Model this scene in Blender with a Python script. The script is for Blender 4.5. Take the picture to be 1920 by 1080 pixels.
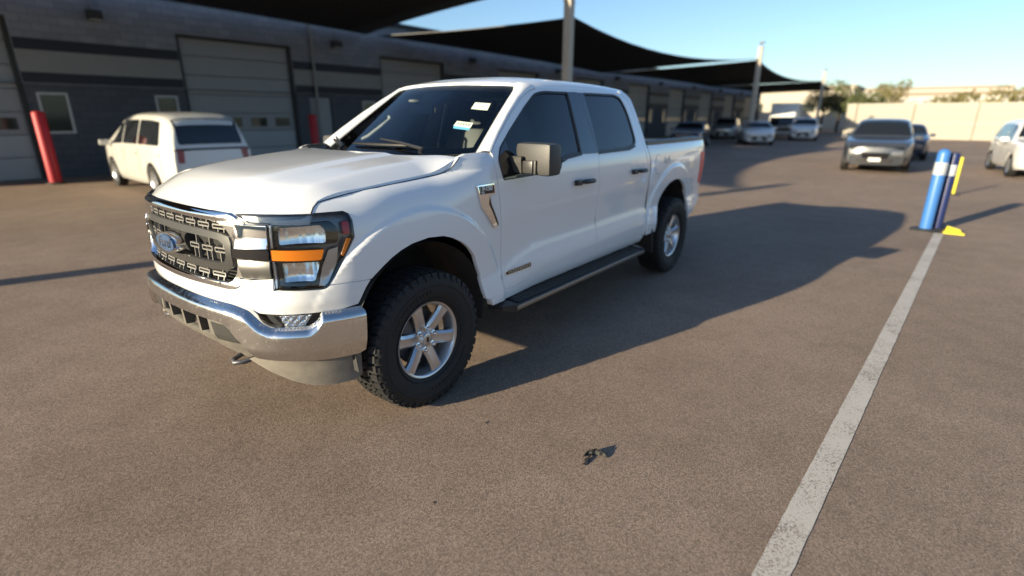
import bpy, bmesh, math, random, bisect
from mathutils import Vector, Matrix
from mathutils.geometry import delaunay_2d_cdt
R=math.radians
random.seed(7)
for o in list(bpy.data.objects): bpy.data.objects.remove(o)
scene=bpy.context.scene
C=scene.collection
# ------------------------------------------------------------------ camera
cam=bpy.data.cameras.new('camera'); camo=bpy.data.objects.new('camera',cam); C.objects.link(camo)
YAW,PITCH,ROLL,FPX=R(218.01),R(18.2),R(.147),978.6
fw=Vector((math.cos(YAW)*math.cos(PITCH),math.sin(YAW)*math.cos(PITCH),-math.sin(PITCH)))
rt=Vector((math.sin(YAW),-math.cos(YAW),0)); up=rt.cross(fw)
rt2=rt*math.cos(ROLL)+up*math.sin(ROLL); up2=rt2.cross(fw)
camo.matrix_world=Matrix(((rt2.x,up2.x,-fw.x,1.947),(rt2.y,up2.y,-fw.y,3.116),(rt2.z,up2.z,-fw.z,1.687),(0,0,0,1)))
cam.sensor_width=36; cam.lens=36*FPX/1920; cam.clip_start=.05; cam.clip_end=3000
cam.dof.use_dof=True; cam.dof.focus_distance=2.75; cam.dof.aperture_fstop=.80
scene.camera=camo
# ------------------------------------------------------------------ sky, sun, exposure
SUN_EL=R(14.3); LDIR=Vector((-math.cos(R(17.5)),math.sin(R(17.5)),0))      # the way the light travels on the ground
w=bpy.data.worlds.new('World'); scene.world=w; w.use_nodes=True
nt=w.node_tree; nt.nodes.clear()
sky=nt.nodes.new('ShaderNodeTexSky'); sky.sky_type='NISHITA'; sky.sun_disc=False
sky.sun_elevation=SUN_EL
to_sun=-LDIR
sky.sun_rotation=math.atan2(to_sun.x,to_sun.y)
sky.altitude=300; sky.air_density=1.0; sky.dust_density=.9; sky.ozone_density=3.2
bg=nt.nodes.new('ShaderNodeBackground'); bg.inputs[1].default_value=.10
wo=nt.nodes.new('ShaderNodeOutputWorld')
nt.links.new(sky.outputs[0],bg.inputs[0]); nt.links.new(bg.outputs[0],wo.inputs[0])
sl=bpy.data.lights.new('sun','SUN'); slo=bpy.data.objects.new('sun',sl); C.objects.link(slo)
sl.energy=5.0; sl.angle=R(.55); sl.color=(1,.86,.61)
d=(LDIR*math.cos(SUN_EL)+Vector((0,0,-math.sin(SUN_EL))))
slo.rotation_euler=d.to_track_quat('-Z','Y').to_euler(); slo.location=(30,-10,10)
vs=scene.view_settings; vs.view_transform='Standard'; vs.look='None'; vs.gamma=1; vs.use_curve_mapping=False
vs.exposure=1.05
scene.cycles.max_bounces=8; scene.cycles.transparent_max_bounces=16; scene.cycles.caustics_reflective=False; scene.cycles.caustics_refractive=False
# ------------------------------------------------------------------ materials
def mat(name,col,rough=.5,metal=0,coat=0,spec=.5,noise=None,bump=None,coat_rough=.03,sheen=0):
    """noise=(scale, amount, col2) mottles the colour; bump=(scale, strength, distance)"""
    m=bpy.data.materials.new(name); m.use_nodes=True; n=m.node_tree.nodes; l=m.node_tree.links
    b=n['Principled BSDF']; b.inputs['Base Color'].default_value=(*col,1); b.inputs['Roughness'].default_value=rough
    b.inputs['Metallic'].default_value=metal; b.inputs['Coat Weight'].default_value=coat; b.inputs['Coat Roughness'].default_value=coat_rough
    b.inputs['Specular IOR Level'].default_value=spec
    if noise or bump: tc=n.new('ShaderNodeTexCoord')
    if noise:
        t=n.new('ShaderNodeTexNoise'); t.inputs['Scale'].default_value=noise[0]; t.inputs['Detail'].default_value=8; t.inputs['Roughness'].default_value=.65
        l.new(tc.outputs['Object'],t.inputs['Vector'])
        r=n.new('ShaderNodeValToRGB'); r.color_ramp.elements[0].position=.35; r.color_ramp.elements[1].position=.70
        r.color_ramp.elements[0].color=(*col,1); r.color_ramp.elements[1].color=(*noise[2],1)
        l.new(t.outputs[0],r.inputs[0])
        mx=n.new('ShaderNodeMix'); mx.data_type='RGBA'; mx.inputs[0].default_value=noise[1]; mx.inputs[6].default_value=(*col,1)
        l.new(r.outputs[0],mx.inputs[7]); l.new(mx.outputs[2],b.inputs['Base Color'])
        if len(noise)>3:   # roughness varies too
            mr=n.new('ShaderNodeMapRange'); mr.inputs[1].default_value=.35; mr.inputs[2].default_value=.7; mr.inputs[3].default_value=rough; mr.inputs[4].default_value=noise[3]
            l.new(t.outputs[0],mr.inputs[0]); l.new(mr.outputs[0],b.inputs['Roughness'])
    if bump:
        t2=n.new('ShaderNodeTexNoise'); t2.inputs['Scale'].default_value=bump[0]; t2.inputs['Detail'].default_value=6
        l.new(tc.outputs['Object'],t2.inputs['Vector'])
        bp=n.new('ShaderNodeBump'); bp.inputs['Strength'].default_value=bump[1]; bp.inputs['Distance'].default_value=bump[2]
        l.new(t2.outputs[0],bp.inputs['Height']); l.new(bp.outputs[0],b.inputs['Normal'])
    return m
def glass(name,tint,ior=1.5,rough=0.0):
    """a thin pane: tinted see-through plus a Fresnel reflection"""
    m=bpy.data.materials.new(name); m.use_nodes=True; n=m.node_tree.nodes; l=m.node_tree.links; n.clear()
    out=n.new('ShaderNodeOutputMaterial'); tr=n.new('ShaderNodeBsdfTransparent'); tr.inputs[0].default_value=(*tint,1)
    gl=n.new('ShaderNodeBsdfGlossy'); gl.inputs['Roughness'].default_value=rough; gl.inputs[0].default_value=(1,1,1,1)
    fr=n.new('ShaderNodeFresnel'); fr.inputs[0].default_value=ior
    mx=n.new('ShaderNodeMixShader'); l.new(fr.outputs[0],mx.inputs[0]); l.new(tr.outputs[0],mx.inputs[1]); l.new(gl.outputs[0],mx.inputs[2])
    l.new(mx.outputs[0],out.inputs[0]); return m
M={}
M['paint']=mat('white_paint',(.78,.79,.795),.28,0,1.0,.5,noise=(1.3,.2,(.755,.765,.765)))
M['chrome']=mat('chrome',(.86,.86,.85),.06,1)
M['dirty_chrome']=mat('dirty_chrome',(.80,.79,.77),.10,1,noise=(45,.40,(.50,.46,.41),.30))
M['satin']=mat('satin_silver',(.30,.295,.285),.32,.9,noise=(20,.3,(.24,.23,.21)))
M['satin_dark']=mat('satin_dark',(.15,.148,.14),.34,.6,noise=(20,.4,(.11,.105,.095)))
M['rim']=mat('rim_silver',(.60,.61,.63),.28,.85,.4)
M['dark_rim']=mat('brake_grey',(.11,.11,.12),.5,.7)
M['trim']=mat('black_plastic',(.022,.022,.024),.42,bump=(400,.15,.002))
M['gloss_black']=mat('gloss_black',(.008,.008,.010),.10,0,.6)
M['grille_grey']=mat('grille_grey',(.050,.049,.047),.36,.2)
M['bracket']=mat('bracket_grey',(.30,.29,.275),.34,.5)
M['rubber']=mat('tyre_rubber',(.009,.009,.010),.70,noise=(30,.6,(.020,.019,.018)))
M['seal']=mat('window_seal',(.010,.010,.011),.45)
M['mirror_plastic']=mat('mirror_plastic',(.045,.043,.041),.5,bump=(500,.2,.001))
M['dusty_plastic']=mat('dusty_plastic',(.165,.148,.125),.7,noise=(14,.8,(.25,.22,.18)))
M['valance']=mat('valance_plastic',(.10,.092,.080),.65,noise=(18,.8,(.17,.15,.125)))
M['dark']=mat('underbody_black',(.010,.010,.010),.8)
M['liner']=mat('wheel_liner',(.03,.03,.031),.75,noise=(9,.6,(.07,.065,.06)))
M['interior']=mat('interior_dark',(.050,.053,.058),.7)
M['interior2']=mat('seat_fabric',(.20,.20,.20),.85)
M['headliner']=mat('headliner',(.50,.51,.49),.8)
M['windscreen']=glass('windscreen_glass',(.86,.92,.90),1.45)
M['tint']=glass('privacy_glass',(.045,.052,.060),1.52)
M['lens']=glass('clear_lens',(.93,.94,.94),1.45)
M['amber']=mat('amber_lens',(.62,.17,.008),.25,0,.5)
M['red_lens']=mat('red_lens',(.80,.008,.03),.35,0,.15)
M['reflector']=mat('lamp_reflector',(.92,.92,.92),.15,1)
M['lamp_grey']=mat('lamp_inner_grey',(.24,.245,.25),.3,.6)
M['blue']=mat('badge_blue',(.055,.11,.22),.25,.2,.6)
M['white_print']=mat('white_print',(.75,.75,.74),.5)
M['decal']=mat('decal_grey',(.42,.44,.47),.3)
M['sticker']=mat('sticker_paper',(.70,.78,.62),.7)
M['sticker_ink']=mat('sticker_ink',(.20,.24,.22),.7)
M['sticker_blue']=mat('sticker_blue',(.12,.42,.62),.6)
M['step_pad']=mat('step_pad',(.020,.026,.030),.6,bump=(120,.4,.003))
# ------------------------------------------------------------------ mesh helpers
def mesh_obj(name,verts,faces,m,parent=None,smooth=False,normals=None,loc=None):
    me=bpy.data.meshes.new(name); me.from_pydata([tuple(v) for v in verts],[],faces); me.update()
    if m: me.materials.append(m)
    if smooth or normals:
        me.polygons.foreach_set('use_smooth',[True]*len(me.polygons))
    if normals:
        try: me.normals_split_custom_set_from_vertices(normals)
        except Exception as e: print('normals',name,e)
    o=bpy.data.objects.new(name,me); C.objects.link(o)
    if loc is not None: o.location=loc
    if parent: o.parent=parent
    return o
def tag(o,label=None,cat=None,group=None,kind=None):
    if label: o['label']=label
    if cat: o['category']=cat
    if group: o['group']=group
    if kind: o['kind']=kind
    return o
def empty(name,loc=(0,0,0),rz=0,parent=None):
    o=bpy.data.objects.new(name,None); C.objects.link(o); o.location=loc; o.rotation_euler=(0,0,rz); o.empty_display_size=.2
    if parent: o.parent=parent
    return o
def copy_tree(o,parent=None):
    c=o.copy(); C.objects.link(c); c.parent=parent
    for ch in [x for x in bpy.data.objects if x.parent==o]: copy_tree(ch,c)
    return c
class MB:
    """collects simple shapes into one mesh"""
    def __init__(s): s.v=[]; s.f=[]
    def add(s,v,f):
        k=len(s.v); s.v+= [Vector(p) for p in v]; s.f+=[[i+k for i in q] for q in f]; return s
    def box(s,c,size,rot=None,bev=0):
        bm=bmesh.new(); bmesh.ops.create_cube(bm,size=1)
        for v in bm.verts: v.co=Vector((v.co.x*size[0],v.co.y*size[1],v.co.z*size[2]))
        if bev>0: bmesh.ops.bevel(bm,geom=bm.edges[:],offset=bev,segments=2,profile=.6,affect='EDGES')
        if rot is not None: bmesh.ops.rotate(bm,verts=bm.verts,cent=(0,0,0),matrix=rot)
        bmesh.ops.translate(bm,verts=bm.verts,vec=Vector(c))
        bm.verts.index_update()
        s.add([v.co.copy() for v in bm.verts],[[v.index for v in f.verts] for f in bm.faces]); bm.free(); return s
    def hexa(s,p):      # 8 corners: bottom 4 then top 4
        return s.add(p,[(3,2,1,0),(4,5,6,7),(0,1,5,4),(1,2,6,5),(2,3,7,6),(3,0,4,7)])
    def tube(s,pts,r,n=10,cap=True,closed=False):
        pts=[Vector(p) for p in pts]; rr=r if isinstance(r,(list,tuple)) else [r]*len(pts)
        L=len(pts); k0=len(s.v); V=[];F=[]
        prev=None
        for i,p in enumerate(pts):
            if closed: t=(pts[(i+1)%L]-pts[i-1]).normalized()
            else: t=(pts[min(i+1,L-1)]-pts[max(i-1,0)]).normalized()
            a=Vector((0,0,1)) if abs(t.z)<.9 else Vector((1,0,0))
            if prev is not None: a=prev
            u=(a-t*a.dot(t)).normalized(); prev=u; v=t.cross(u)
            for j in range(n):
                q=2*math.pi*j/n; V.append(p+(u*math.cos(q)+v*math.sin(q))*rr[i])
        for i in range(L if closed else L-1):
            for j in range(n):
                a=i*n+j; b=i*n+(j+1)%n; i2=(i+1)%L; F.append((a,b,i2*n+(j+1)%n,i2*n+j))
        if cap and not closed: F.append(tuple(range(n))[::-1]); F.append(tuple((L-1)*n+j for j in range(n)))
        return s.add(V,F)
    def lathe(s,prof,n=48,axis='Y',c=(0,0,0),a0=0,a1=2*math.pi):
        """prof: (along axis, radius)"""
        full=abs(a1-a0-2*math.pi)<1e-6; V=[];F=[]; m=n if full else n+1
        for i in range(m):
            q=a0+(a1-a0)*i/n
            for h,r in prof:
                x,y=r*math.cos(q),r*math.sin(q)
                p={'Y':(x,h,y),'Z':(x,y,h),'X':(h,x,y)}[axis]
                V.append((p[0]+c[0],p[1]+c[1],p[2]+c[2]))
        k=len(prof)
        for i in range(n):
            i2=(i+1)%m
            for j in range(k-1):
                q=(i*k+j,i*k+j+1,i2*k+j+1,i2*k+j); F.append(q if axis=='Y' else q[::-1])
        return s.add(V,F)
    def build(s,name,m,parent=None,smooth=None,loc=None):
        o=mesh_obj(name,s.v,s.f,m,parent,loc=loc)
        if smooth is not None:
            me=o.data; me.polygons.foreach_set('use_smooth',[True]*len(me.polygons))
            try: me.set_sharp_from_angle(angle=R(smooth))
            except Exception: pass
        return o
def fillet(pts,n=5):
    """closed outline [(u, v, r)] -> polyline with rounded corners"""
    out=[]; L=len(pts)
    for i,p in enumerate(pts):
        r=p[2] if len(p)>2 else 0
        b=Vector(p[:2]); a=Vector(pts[i-1][:2]); c=Vector(pts[(i+1)%L][:2])
        if r<=0: out.append(tuple(b)); continue
        d1=(a-b); d2=(c-b); r1=min(r,d1.length*.48); r2=min(r,d2.length*.48); p1=b+d1.normalized()*r1; p2=b+d2.normalized()*r2
        for k in range(n+1):
            t=k/n; q=p1*(1-t)**2+b*2*t*(1-t)+p2*t*t; out.append((q.x,q.y))
    return out
def resample(poly,sp):
    out=[]; L=len(poly)
    for i in range(L):
        a=poly[i]; b=poly[(i+1)%L]; d=math.hypot(b[0]-a[0],b[1]-a[1])
        if d<1e-7: continue
        k=max(1,int(math.ceil(d/sp)))
        for j in range(k): out.append((a[0]+(b[0]-a[0])*j/k,a[1]+(b[1]-a[1])*j/k))
    return out
def inside(p,poly):
    x,y=p; r=False; j=len(poly)-1
    for i in range(len(poly)):
        xi,yi=poly[i]; xj,yj=poly[j]
        if (yi>y)!=(yj>y) and x<(xj-xi)*(y-yi)/(yj-yi)+xi: r=not r
        j=i
    return r
def seg_d2(p,poly):
    best=9
    for i in range(len(poly)):
        ax,ay=poly[i-1]; bx,by=poly[i]; dx,dy=bx-ax,by-ay; l=dx*dx+dy*dy
        t=max(0,min(1,((p[0]-ax)*dx+(p[1]-ay)*dy)/l)) if l else 0
        ex,ey=ax+dx*t-p[0],ay+dy*t-p[1]; e=ex*ex+ey*ey
        if e<best: best=e
    return best
def shrink(poly,d):
    """offset a closed outline inwards by d (counter to its winding)"""
    A=sum(poly[i-1][0]*poly[i][1]-poly[i][0]*poly[i-1][1] for i in range(len(poly))); sg=1 if A>0 else -1
    out=[]; L=len(poly)
    for i in range(L):
        a=Vector(poly[i-1]); b=Vector(poly[i]); c=Vector(poly[(i+1)%L])
        e1=(b-a); e2=(c-b)
        if e1.length<1e-7 or e2.length<1e-7: continue
        e1.normalize(); e2.normalize()
        n=Vector((-e1.y-e2.y,e1.x+e2.x))*sg
        if n.length<1e-6: continue
        n.normalize(); k=max(.35,Vector((-e1.y,e1.x)).dot(n)*sg)
        q=b+n*d/k; out.append((q.x,q.y))
    return out
PCACHE={}
def panel(name,outline,S,m,parent=None,sp=.03,dep=.012,holes=(),mirror=False,off=0,lip=True,flip=None,warp=None):
    """a skin cut from the surface S(u, v, off): outline and holes in (u, v); dep turns its edges inwards"""
    key=(name,S.__name__,tuple(outline[0]),tuple(outline[-1]),len(outline),sp,dep,off,len(holes))
    if mirror and key in PCACHE:
        V,N,F=PCACHE[key]
        return mesh_obj(name,[(v.x,-v.y,v.z) for v in V],[tuple(reversed(f)) for f in F],m,parent,normals=[(n.x,-n.y,n.z) for n in N])
    loops=[resample(outline,sp)]+[resample(h,sp) for h in holes]
    pts=[];edges=[]
    for lp in loops:
        k=len(pts); pts+=lp; edges+=[(k+i,k+(i+1)%len(lp)) for i in range(len(lp))]
    us=[p[0] for p in loops[0]]; vs_=[p[1] for p in loops[0]]
    u=min(us)+sp*.5; row=0; m2=(sp*.45)**2
    while u<max(us):
        v=min(vs_)+sp*(.5 if row%2 else .75)
        while v<max(vs_):
            p=(u,v)
            if inside(p,loops[0]) and not any(inside(p,h) for h in loops[1:]) and all(seg_d2(p,q)>m2 for q in loops): pts.append(p)
            v+=sp
        u+=sp; row+=1
    r=delaunay_2d_cdt([Vector(p) for p in pts],edges,[],0,1e-6)
    uv=[tuple(p) for p in r[0]]; tris=[]
    for f in r[2]:
        cx=sum(uv[i][0] for i in f)/3; cy=sum(uv[i][1] for i in f)/3
        if inside((cx,cy),loops[0]) and not any(inside((cx,cy),h) for h in loops[1:]): tris.append(tuple(f))
    def ev(a,b,o=0):
        o2=off+o+(warp(a,b) if warp else 0)
        return Vector(S(a,b,o2))
    V=[];N=[];h=2e-3
    for a,b in uv:
        V.append(ev(a,b)); n=(ev(a+h,b)-ev(a-h,b)).cross(ev(a,b+h)-ev(a,b-h))
        n=n.normalized() if n.length>1e-12 else Vector((0,0,1))
        N.append(n)
    # orient outwards (direction of +off), by vote
    vote=sum(1 if N[k].dot(ev(*uv[k],.01)-V[k])>0 else -1 for k in range(0,len(uv),max(1,len(uv)//25)))
    sgn=1 if vote>0 else -1
    N=[n*sgn for n in N]
    tv=0
    for t in tris[::max(1,len(tris)//25)]:
        a,b,c=t; tv+=1 if (V[b]-V[a]).cross(V[c]-V[a]).dot(N[a])>0 else -1
    if tv<0: tris=[t[::-1] for t in tris]
    F=list(tris)
    if dep:
        # boundary edges of the triangulation
        cnt={}
        for t in tris:
            for i in range(3):
                e=(t[i],t[(i+1)%3]); cnt[e]=cnt.get(e,0)+1
        be=[e for e in cnt if (e[1],e[0]) not in cnt]
        m1={};m2_={}
        for e in be:
            for i in e:
                if i not in m1:
                    m1[i]=len(V); V.append(V[i].copy()); N.append(N[i]); m2_[i]=len(V); V.append(ev(*uv[i],-dep)); N.append(N[i])
        acc={}
        for i,j in be:
            F.append((j,i,m2_[i],m2_[j])) if False else F.append((m1[j],m1[i],m2_[i],m2_[j]))
            n=(V[i]-V[j]).cross(V[m2_[i]]-V[i]); n=n.normalized() if n.length>1e-12 else N[i]
            for q in (i,j): acc[q]=acc.get(q,Vector())+n
        for q,n in acc.items():
            n=n.normalized() if n.length>1e-9 else N[q]
            e=(n*.55+N[q]*.45).normalized() if lip else n
            N[m1[q]]=e; N[m2_[q]]=n
    PCACHE[key]=(V,N,F)
    if mirror:
        V=[Vector((v.x,-v.y,v.z)) for v in V]; N=[Vector((n.x,-n.y,n.z)) for n in N]; F=[tuple(reversed(f)) for f in F]
    return mesh_obj(name,V,F,m,parent,normals=[tuple(n) for n in N])
def text(name,s,size,m,parent,mw,ext=.002,shear=0,bold=0):
    cu=bpy.data.curves.new(name,'FONT'); cu.body=s; cu.size=size; cu.extrude=ext; cu.align_x='CENTER'; cu.align_y='CENTER'; cu.shear=shear; cu.offset=bold
    cu.materials.append(m); o=bpy.data.objects.new(name,cu); C.objects.link(o)
    dg=bpy.context.evaluated_depsgraph_get(); me=bpy.data.meshes.new_from_object(o.evaluated_get(dg)); bpy.data.objects.remove(o)
    me.name=name; o=bpy.data.objects.new(name,me); C.objects.link(o)
    if parent: o.parent=parent
    o.matrix_local=mw; return o
def frame(x,y,z,o):   # matrix from axes and origin
    x,y,z,o=Vector(x),Vector(y),Vector(z),Vector(o)
    return Matrix(((x.x,y.x,z.x,o.x),(x.y,y.y,z.y,o.y),(x.z,y.z,z.z,o.z),(0,0,0,1)))

def spl(pts):
    """monotone-ish cubic (Catmull-Rom, non-uniform) through sorted (x, y) points"""
    xs=[p[0] for p in pts]; ys=[p[1] for p in pts]; n=len(xs)
    d=[(ys[i+1]-ys[i])/(xs[i+1]-xs[i]) for i in range(n-1)]
    m=[d[0]]+[0 if d[i-1]*d[i]<=0 else 2*d[i-1]*d[i]/(d[i-1]+d[i]) for i in range(1,n-1)]+[d[-1]]
    def f(x):
        if x<=xs[0]: return ys[0]
        if x>=xs[-1]: return ys[-1]
        i=bisect.bisect_right(xs,x)-1; h=xs[i+1]-xs[i]; t=(x-xs[i])/h
        return ((2*t**3-3*t*t+1)*ys[i]+(t**3-2*t*t+t)*h*m[i]+(-2*t**3+3*t*t)*ys[i+1]+(t**3-t*t)*h*m[i+1])
    return f
def sstep(a,b,x):
    t=max(0,min(1,(x-a)/(b-a))); return t*t*(3-2*t)
class Plan:
    """plan curve (x, y) by arc length, from the nose centre round the corner and back"""
    def __init__(s,pts,n=40):
        # catmull-rom dense
        P=[(pts[1][0],-pts[1][1])]+list(pts)+[(2*pts[-1][0]-pts[-2][0],2*pts[-1][1]-pts[-2][1])]
        q=[]
        for i in range(1,len(P)-2):
            p0,p1,p2,p3=P[i-1:i+3]
            for k in range(n):
                t=k/n
                q.append(tuple(.5*(2*p1[a]+(p2[a]-p0[a])*t+(2*p0[a]-5*p1[a]+4*p2[a]-p3[a])*t*t+(3*p1[a]-p0[a]-3*p2[a]+p3[a])*t**3) for a in (0,1)))
        q.append(tuple(pts[-1])); s.q=q; L=[0]
        for a,b in zip(q,q[1:]): L.append(L[-1]+math.hypot(a[0]-b[0],a[1]-b[1]))
        s.L=L
    def at(s,t):
        sg=1
        if t<0: sg=-1; t=-t
        i=max(0,min(len(s.L)-2,bisect.bisect_right(s.L,t)-1))
        a,b=s.q[i],s.q[i+1]; h=s.L[i+1]-s.L[i]; k=(t-s.L[i])/h
        x=a[0]+(b[0]-a[0])*k; y=a[1]+(b[1]-a[1])*k
        j=max(0,min(len(s.q)-1,i)); a2=s.q[max(0,i-3)]; b2=s.q[min(len(s.q)-1,i+4)]
        dx,dy=b2[0]-a2[0],b2[1]-a2[1]; l=math.hypot(dx,dy)
        if t<.02 : dx,dy,l=0,1,1
        nx,ny=dy/l,-dx/l
        return x,y*sg,nx,ny*sg
    def s_of_x(s,x):
        if not hasattr(s,'rx'): s.rx=[-p[0] for p in s.q]
        i=max(0,min(len(s.q)-2,bisect.bisect_right(s.rx,-x)-1)); a,b=s.q[i],s.q[i+1]
        k=(x-a[0])/(b[0]-a[0]) if b[0]!=a[0] else 0
        return s.L[i]+(s.L[i+1]-s.L[i])*max(0,min(1,k))
    def s_of_y(s,y):
        i=0
        while i<len(s.q)-2 and s.q[i+1][1]<y: i+=1
        a,b=s.q[i],s.q[i+1]; k=(y-a[1])/(b[1]-a[1])
        return s.L[i]+(s.L[i+1]-s.L[i])*max(0,min(1,k))
BODY=Plan([(.905,0),(.902,.15),(.89,.3),(.865,.45),(.825,.58),(.765,.70),(.69,.79),(.58,.865),(.44,.925),(.25,.96),(0,.973),(-.35,.978),(-.70,.978),(-1.5,.978),(-2.4,.978),(-3.0,.976),(-3.7,.972),(-4.2,.962),(-4.5,.945),(-4.66,.925),(-4.76,.90)])
ZTF=spl([(-1.2,1.385),(-.5,1.380),(-.35,1.374),(-.17,1.360),(.2,1.335),(.54,1.30),(.75,1.285),(1,1.285)])
# inset of the side skin below its top edge (u = z - top)
UI=spl([(-.40,0),(-.30,.004),(-.22,.010),(-.15,.020),(-.10,.035),(-.06,.058),(-.03,.088),(-.012,.12),(0,.155)])
ZC=spl([(-5,.80),(-3.05,.80),(-2.9,.828),(-1.15,.812),(-.98,.79),(-.80,.735),(-.70,.70),(-.5,.67),(0.5,.66)])
CR=spl([(-.36,.045),(-.30,.018),(-.24,.005),(-.17,0.0),(-.06,.016),(0,.028),(.012,.030),(.12,.026),(.25,.014),(.40,.004),(.6,0)])
FZ=spl([(.70,.02),(.76,-.004),(.82,-.02),(.88,-.018),(.94,-.004),(1.05,0),(1.18,.008),(1.24,.022),(1.30,.06)])
FLA=[(0,.44,1.0),(-3.66,.44,1.0)]
def flare(x,z):
    """raised lip round each wheel arch"""
    b=0
    for cx,cz,k in FLA:
        r=math.hypot((x-cx)/1.0,(z-cz)/1.08)
        if r<.85: b=max(b,.018*(1-sstep(.69,.722,r)))
    return b
def side_inset(x,z):
    k=sstep(.12,.64,-x); i=UI(z-ZTF(x))*(1-k)+UI(z-1.50)*k+CR(z-ZC(x))*(1-.6*sstep(-.45,-.1,x))
    # bed: flatter top, tucks in towards the tailgate
    return i-flare(x,z)
def B(s,z,off=0):
    x,y,nx,ny=BODY.at(s)
    w=sstep(.80,1.22,abs(s))
    i=(1-w)*FZ(z)+w*side_inset(x,z)-off
    return (x-nx*i,y-ny*i,z)
def side(x,z,off=0):
    return B(BODY.s_of_x(x),z,off)
# greenhouse cross-section
GY=spl([(0,.943),(.12,.893),(.25,.838),(.37,.785),(.46,.741),(.52,.700),(.56,.665),(.62,.60),(.75,.42),(.9,.18),(1.0,0)])
GZ=spl([(0,1.40),(.12,1.53),(.25,1.665),(.37,1.79),(.46,1.878),(.52,1.922),(.56,1.944),(.62,1.963),(.75,1.987),(.9,1.999),(1.0,2.001)])
GK=spl([(-3.2,.93),(-2.95,.955),(-2.6,.985),(-2.1,1.0),(-1.8,.998),(-1.55,.985),(-1.4,.962),(-1.27,.925),(-1.15,.882),(-.5,.85)])
def G(x,t,off=0):
    z=GZ(abs(t)); y=GY(abs(t)); z=1.40+(z-1.40)*GK(x)
    y*=1-.02*sstep(-2.3,-3.0,x)
    return (x,math.copysign(y+off,t) if abs(t)<.999 else y,z)
# windscreen (y, z)
def W(y,z,off=0):
    x=-.335-(z-1.40)*1.56-.12*(z-1.40)**2-.20*(abs(y)/.8)**2.2
    return (x+off*.55,y,z+off*.8)
# bonnet (x, y)
HC=spl([(-.70,1.470),(-.45,1.470),(-.3,1.467),(0,1.452),(.3,1.425),(.5,1.400),(.62,1.378),(.70,1.350),(.76,1.318),(.81,1.285),(.85,1.252),(.875,1.228)])
def Hd(x,y,off=0):
    # pull towards the nose's plan curve
    a=abs(y)
    xf=.90-.905+BODY.at(BODY.s_of_y(min(a,.86)))[0] if a>.02 else .90
    xx=x+(.90-xf)
    z=HC(xx)
    dome=.010*(1-sstep(.40,.47,a))
    fall=-.016*sstep(.3,.68,a)-.066*min(1,((a-.715)+math.sqrt((a-.715)**2+.0004))/2/.135)
    return (x,y,z+(dome*sstep(.85,.55,xx)+fall*(1-.5*sstep(.5,.85,xx))*(1-.80*sstep(.15,.42,-x)))+off)
BUMP=Plan([(.975,0),(.972,.15),(.962,.3),(.940,.45),(.905,.58),(.85,.70),(.765,.81),(.65,.90),(.52,.958),(.42,.985),(.36,.995)])
TB=spl([(0,.80),(.5,.795),(.62,.775),(.72,.705),(.78,.69),(.94,.69),(.99,.715),(1.03,.758),(1.24,.755)])
BL=spl([(0,.048),(.007,.032),(.015,.019),(.024,.009),(.034,.003),(.045,.0004),(.06,0),(.3,0)])
BD=spl([(.30,.09),(.40,.05),(.48,.03),(.53,.012),(.59,0),(.8,0)])
def Bu(s,z,off=0):
    x,y,nx,ny=BUMP.at(s); i=BL(TB(abs(s))-z)+BD(z)-off
    return (x-nx*i,y-ny*i,z)
GYZ=spl([(1.40,.943),(1.53,.893),(1.665,.838),(1.79,.785),(1.878,.741),(1.93,.70)])
def SA(x,z,off=0):
    """whole flank: body side up to the belt, greenhouse above"""
    if z<=1.40: return side(x,z,off)
    y=GYZ(1.40+(z-1.40)/GK(x)); k=(BODY.at(BODY.s_of_x(x))[1]/.978)
    return (x,y*k+off,z)
# ================================================================== THE PICKUP (x forward, y to its left, origin under the front axle)
truck=tag(empty('pickup_truck'),'clean white four-door pickup truck with chunky tyres and chrome bumper','pickup truck')
P=M['paint']; sx=BODY.s_of_x
def both(f):
    for mir in (False,True): f(mir)
def mid(name,outline,S,m,**k): return panel(name,outline,S,m,truck,**k)
ARCH=[(-.505,.545),(-.488,.60),(-.468,.721),(-.410,.856),(-.355,.920),(-.29,.968),(-.215,1.006),(-.135,1.032),(-.02,1.042),(.094,1.030),(.17,1.008),(.235,.978),(.29,.942),(.335,.908),(.362,.886)]
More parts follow.
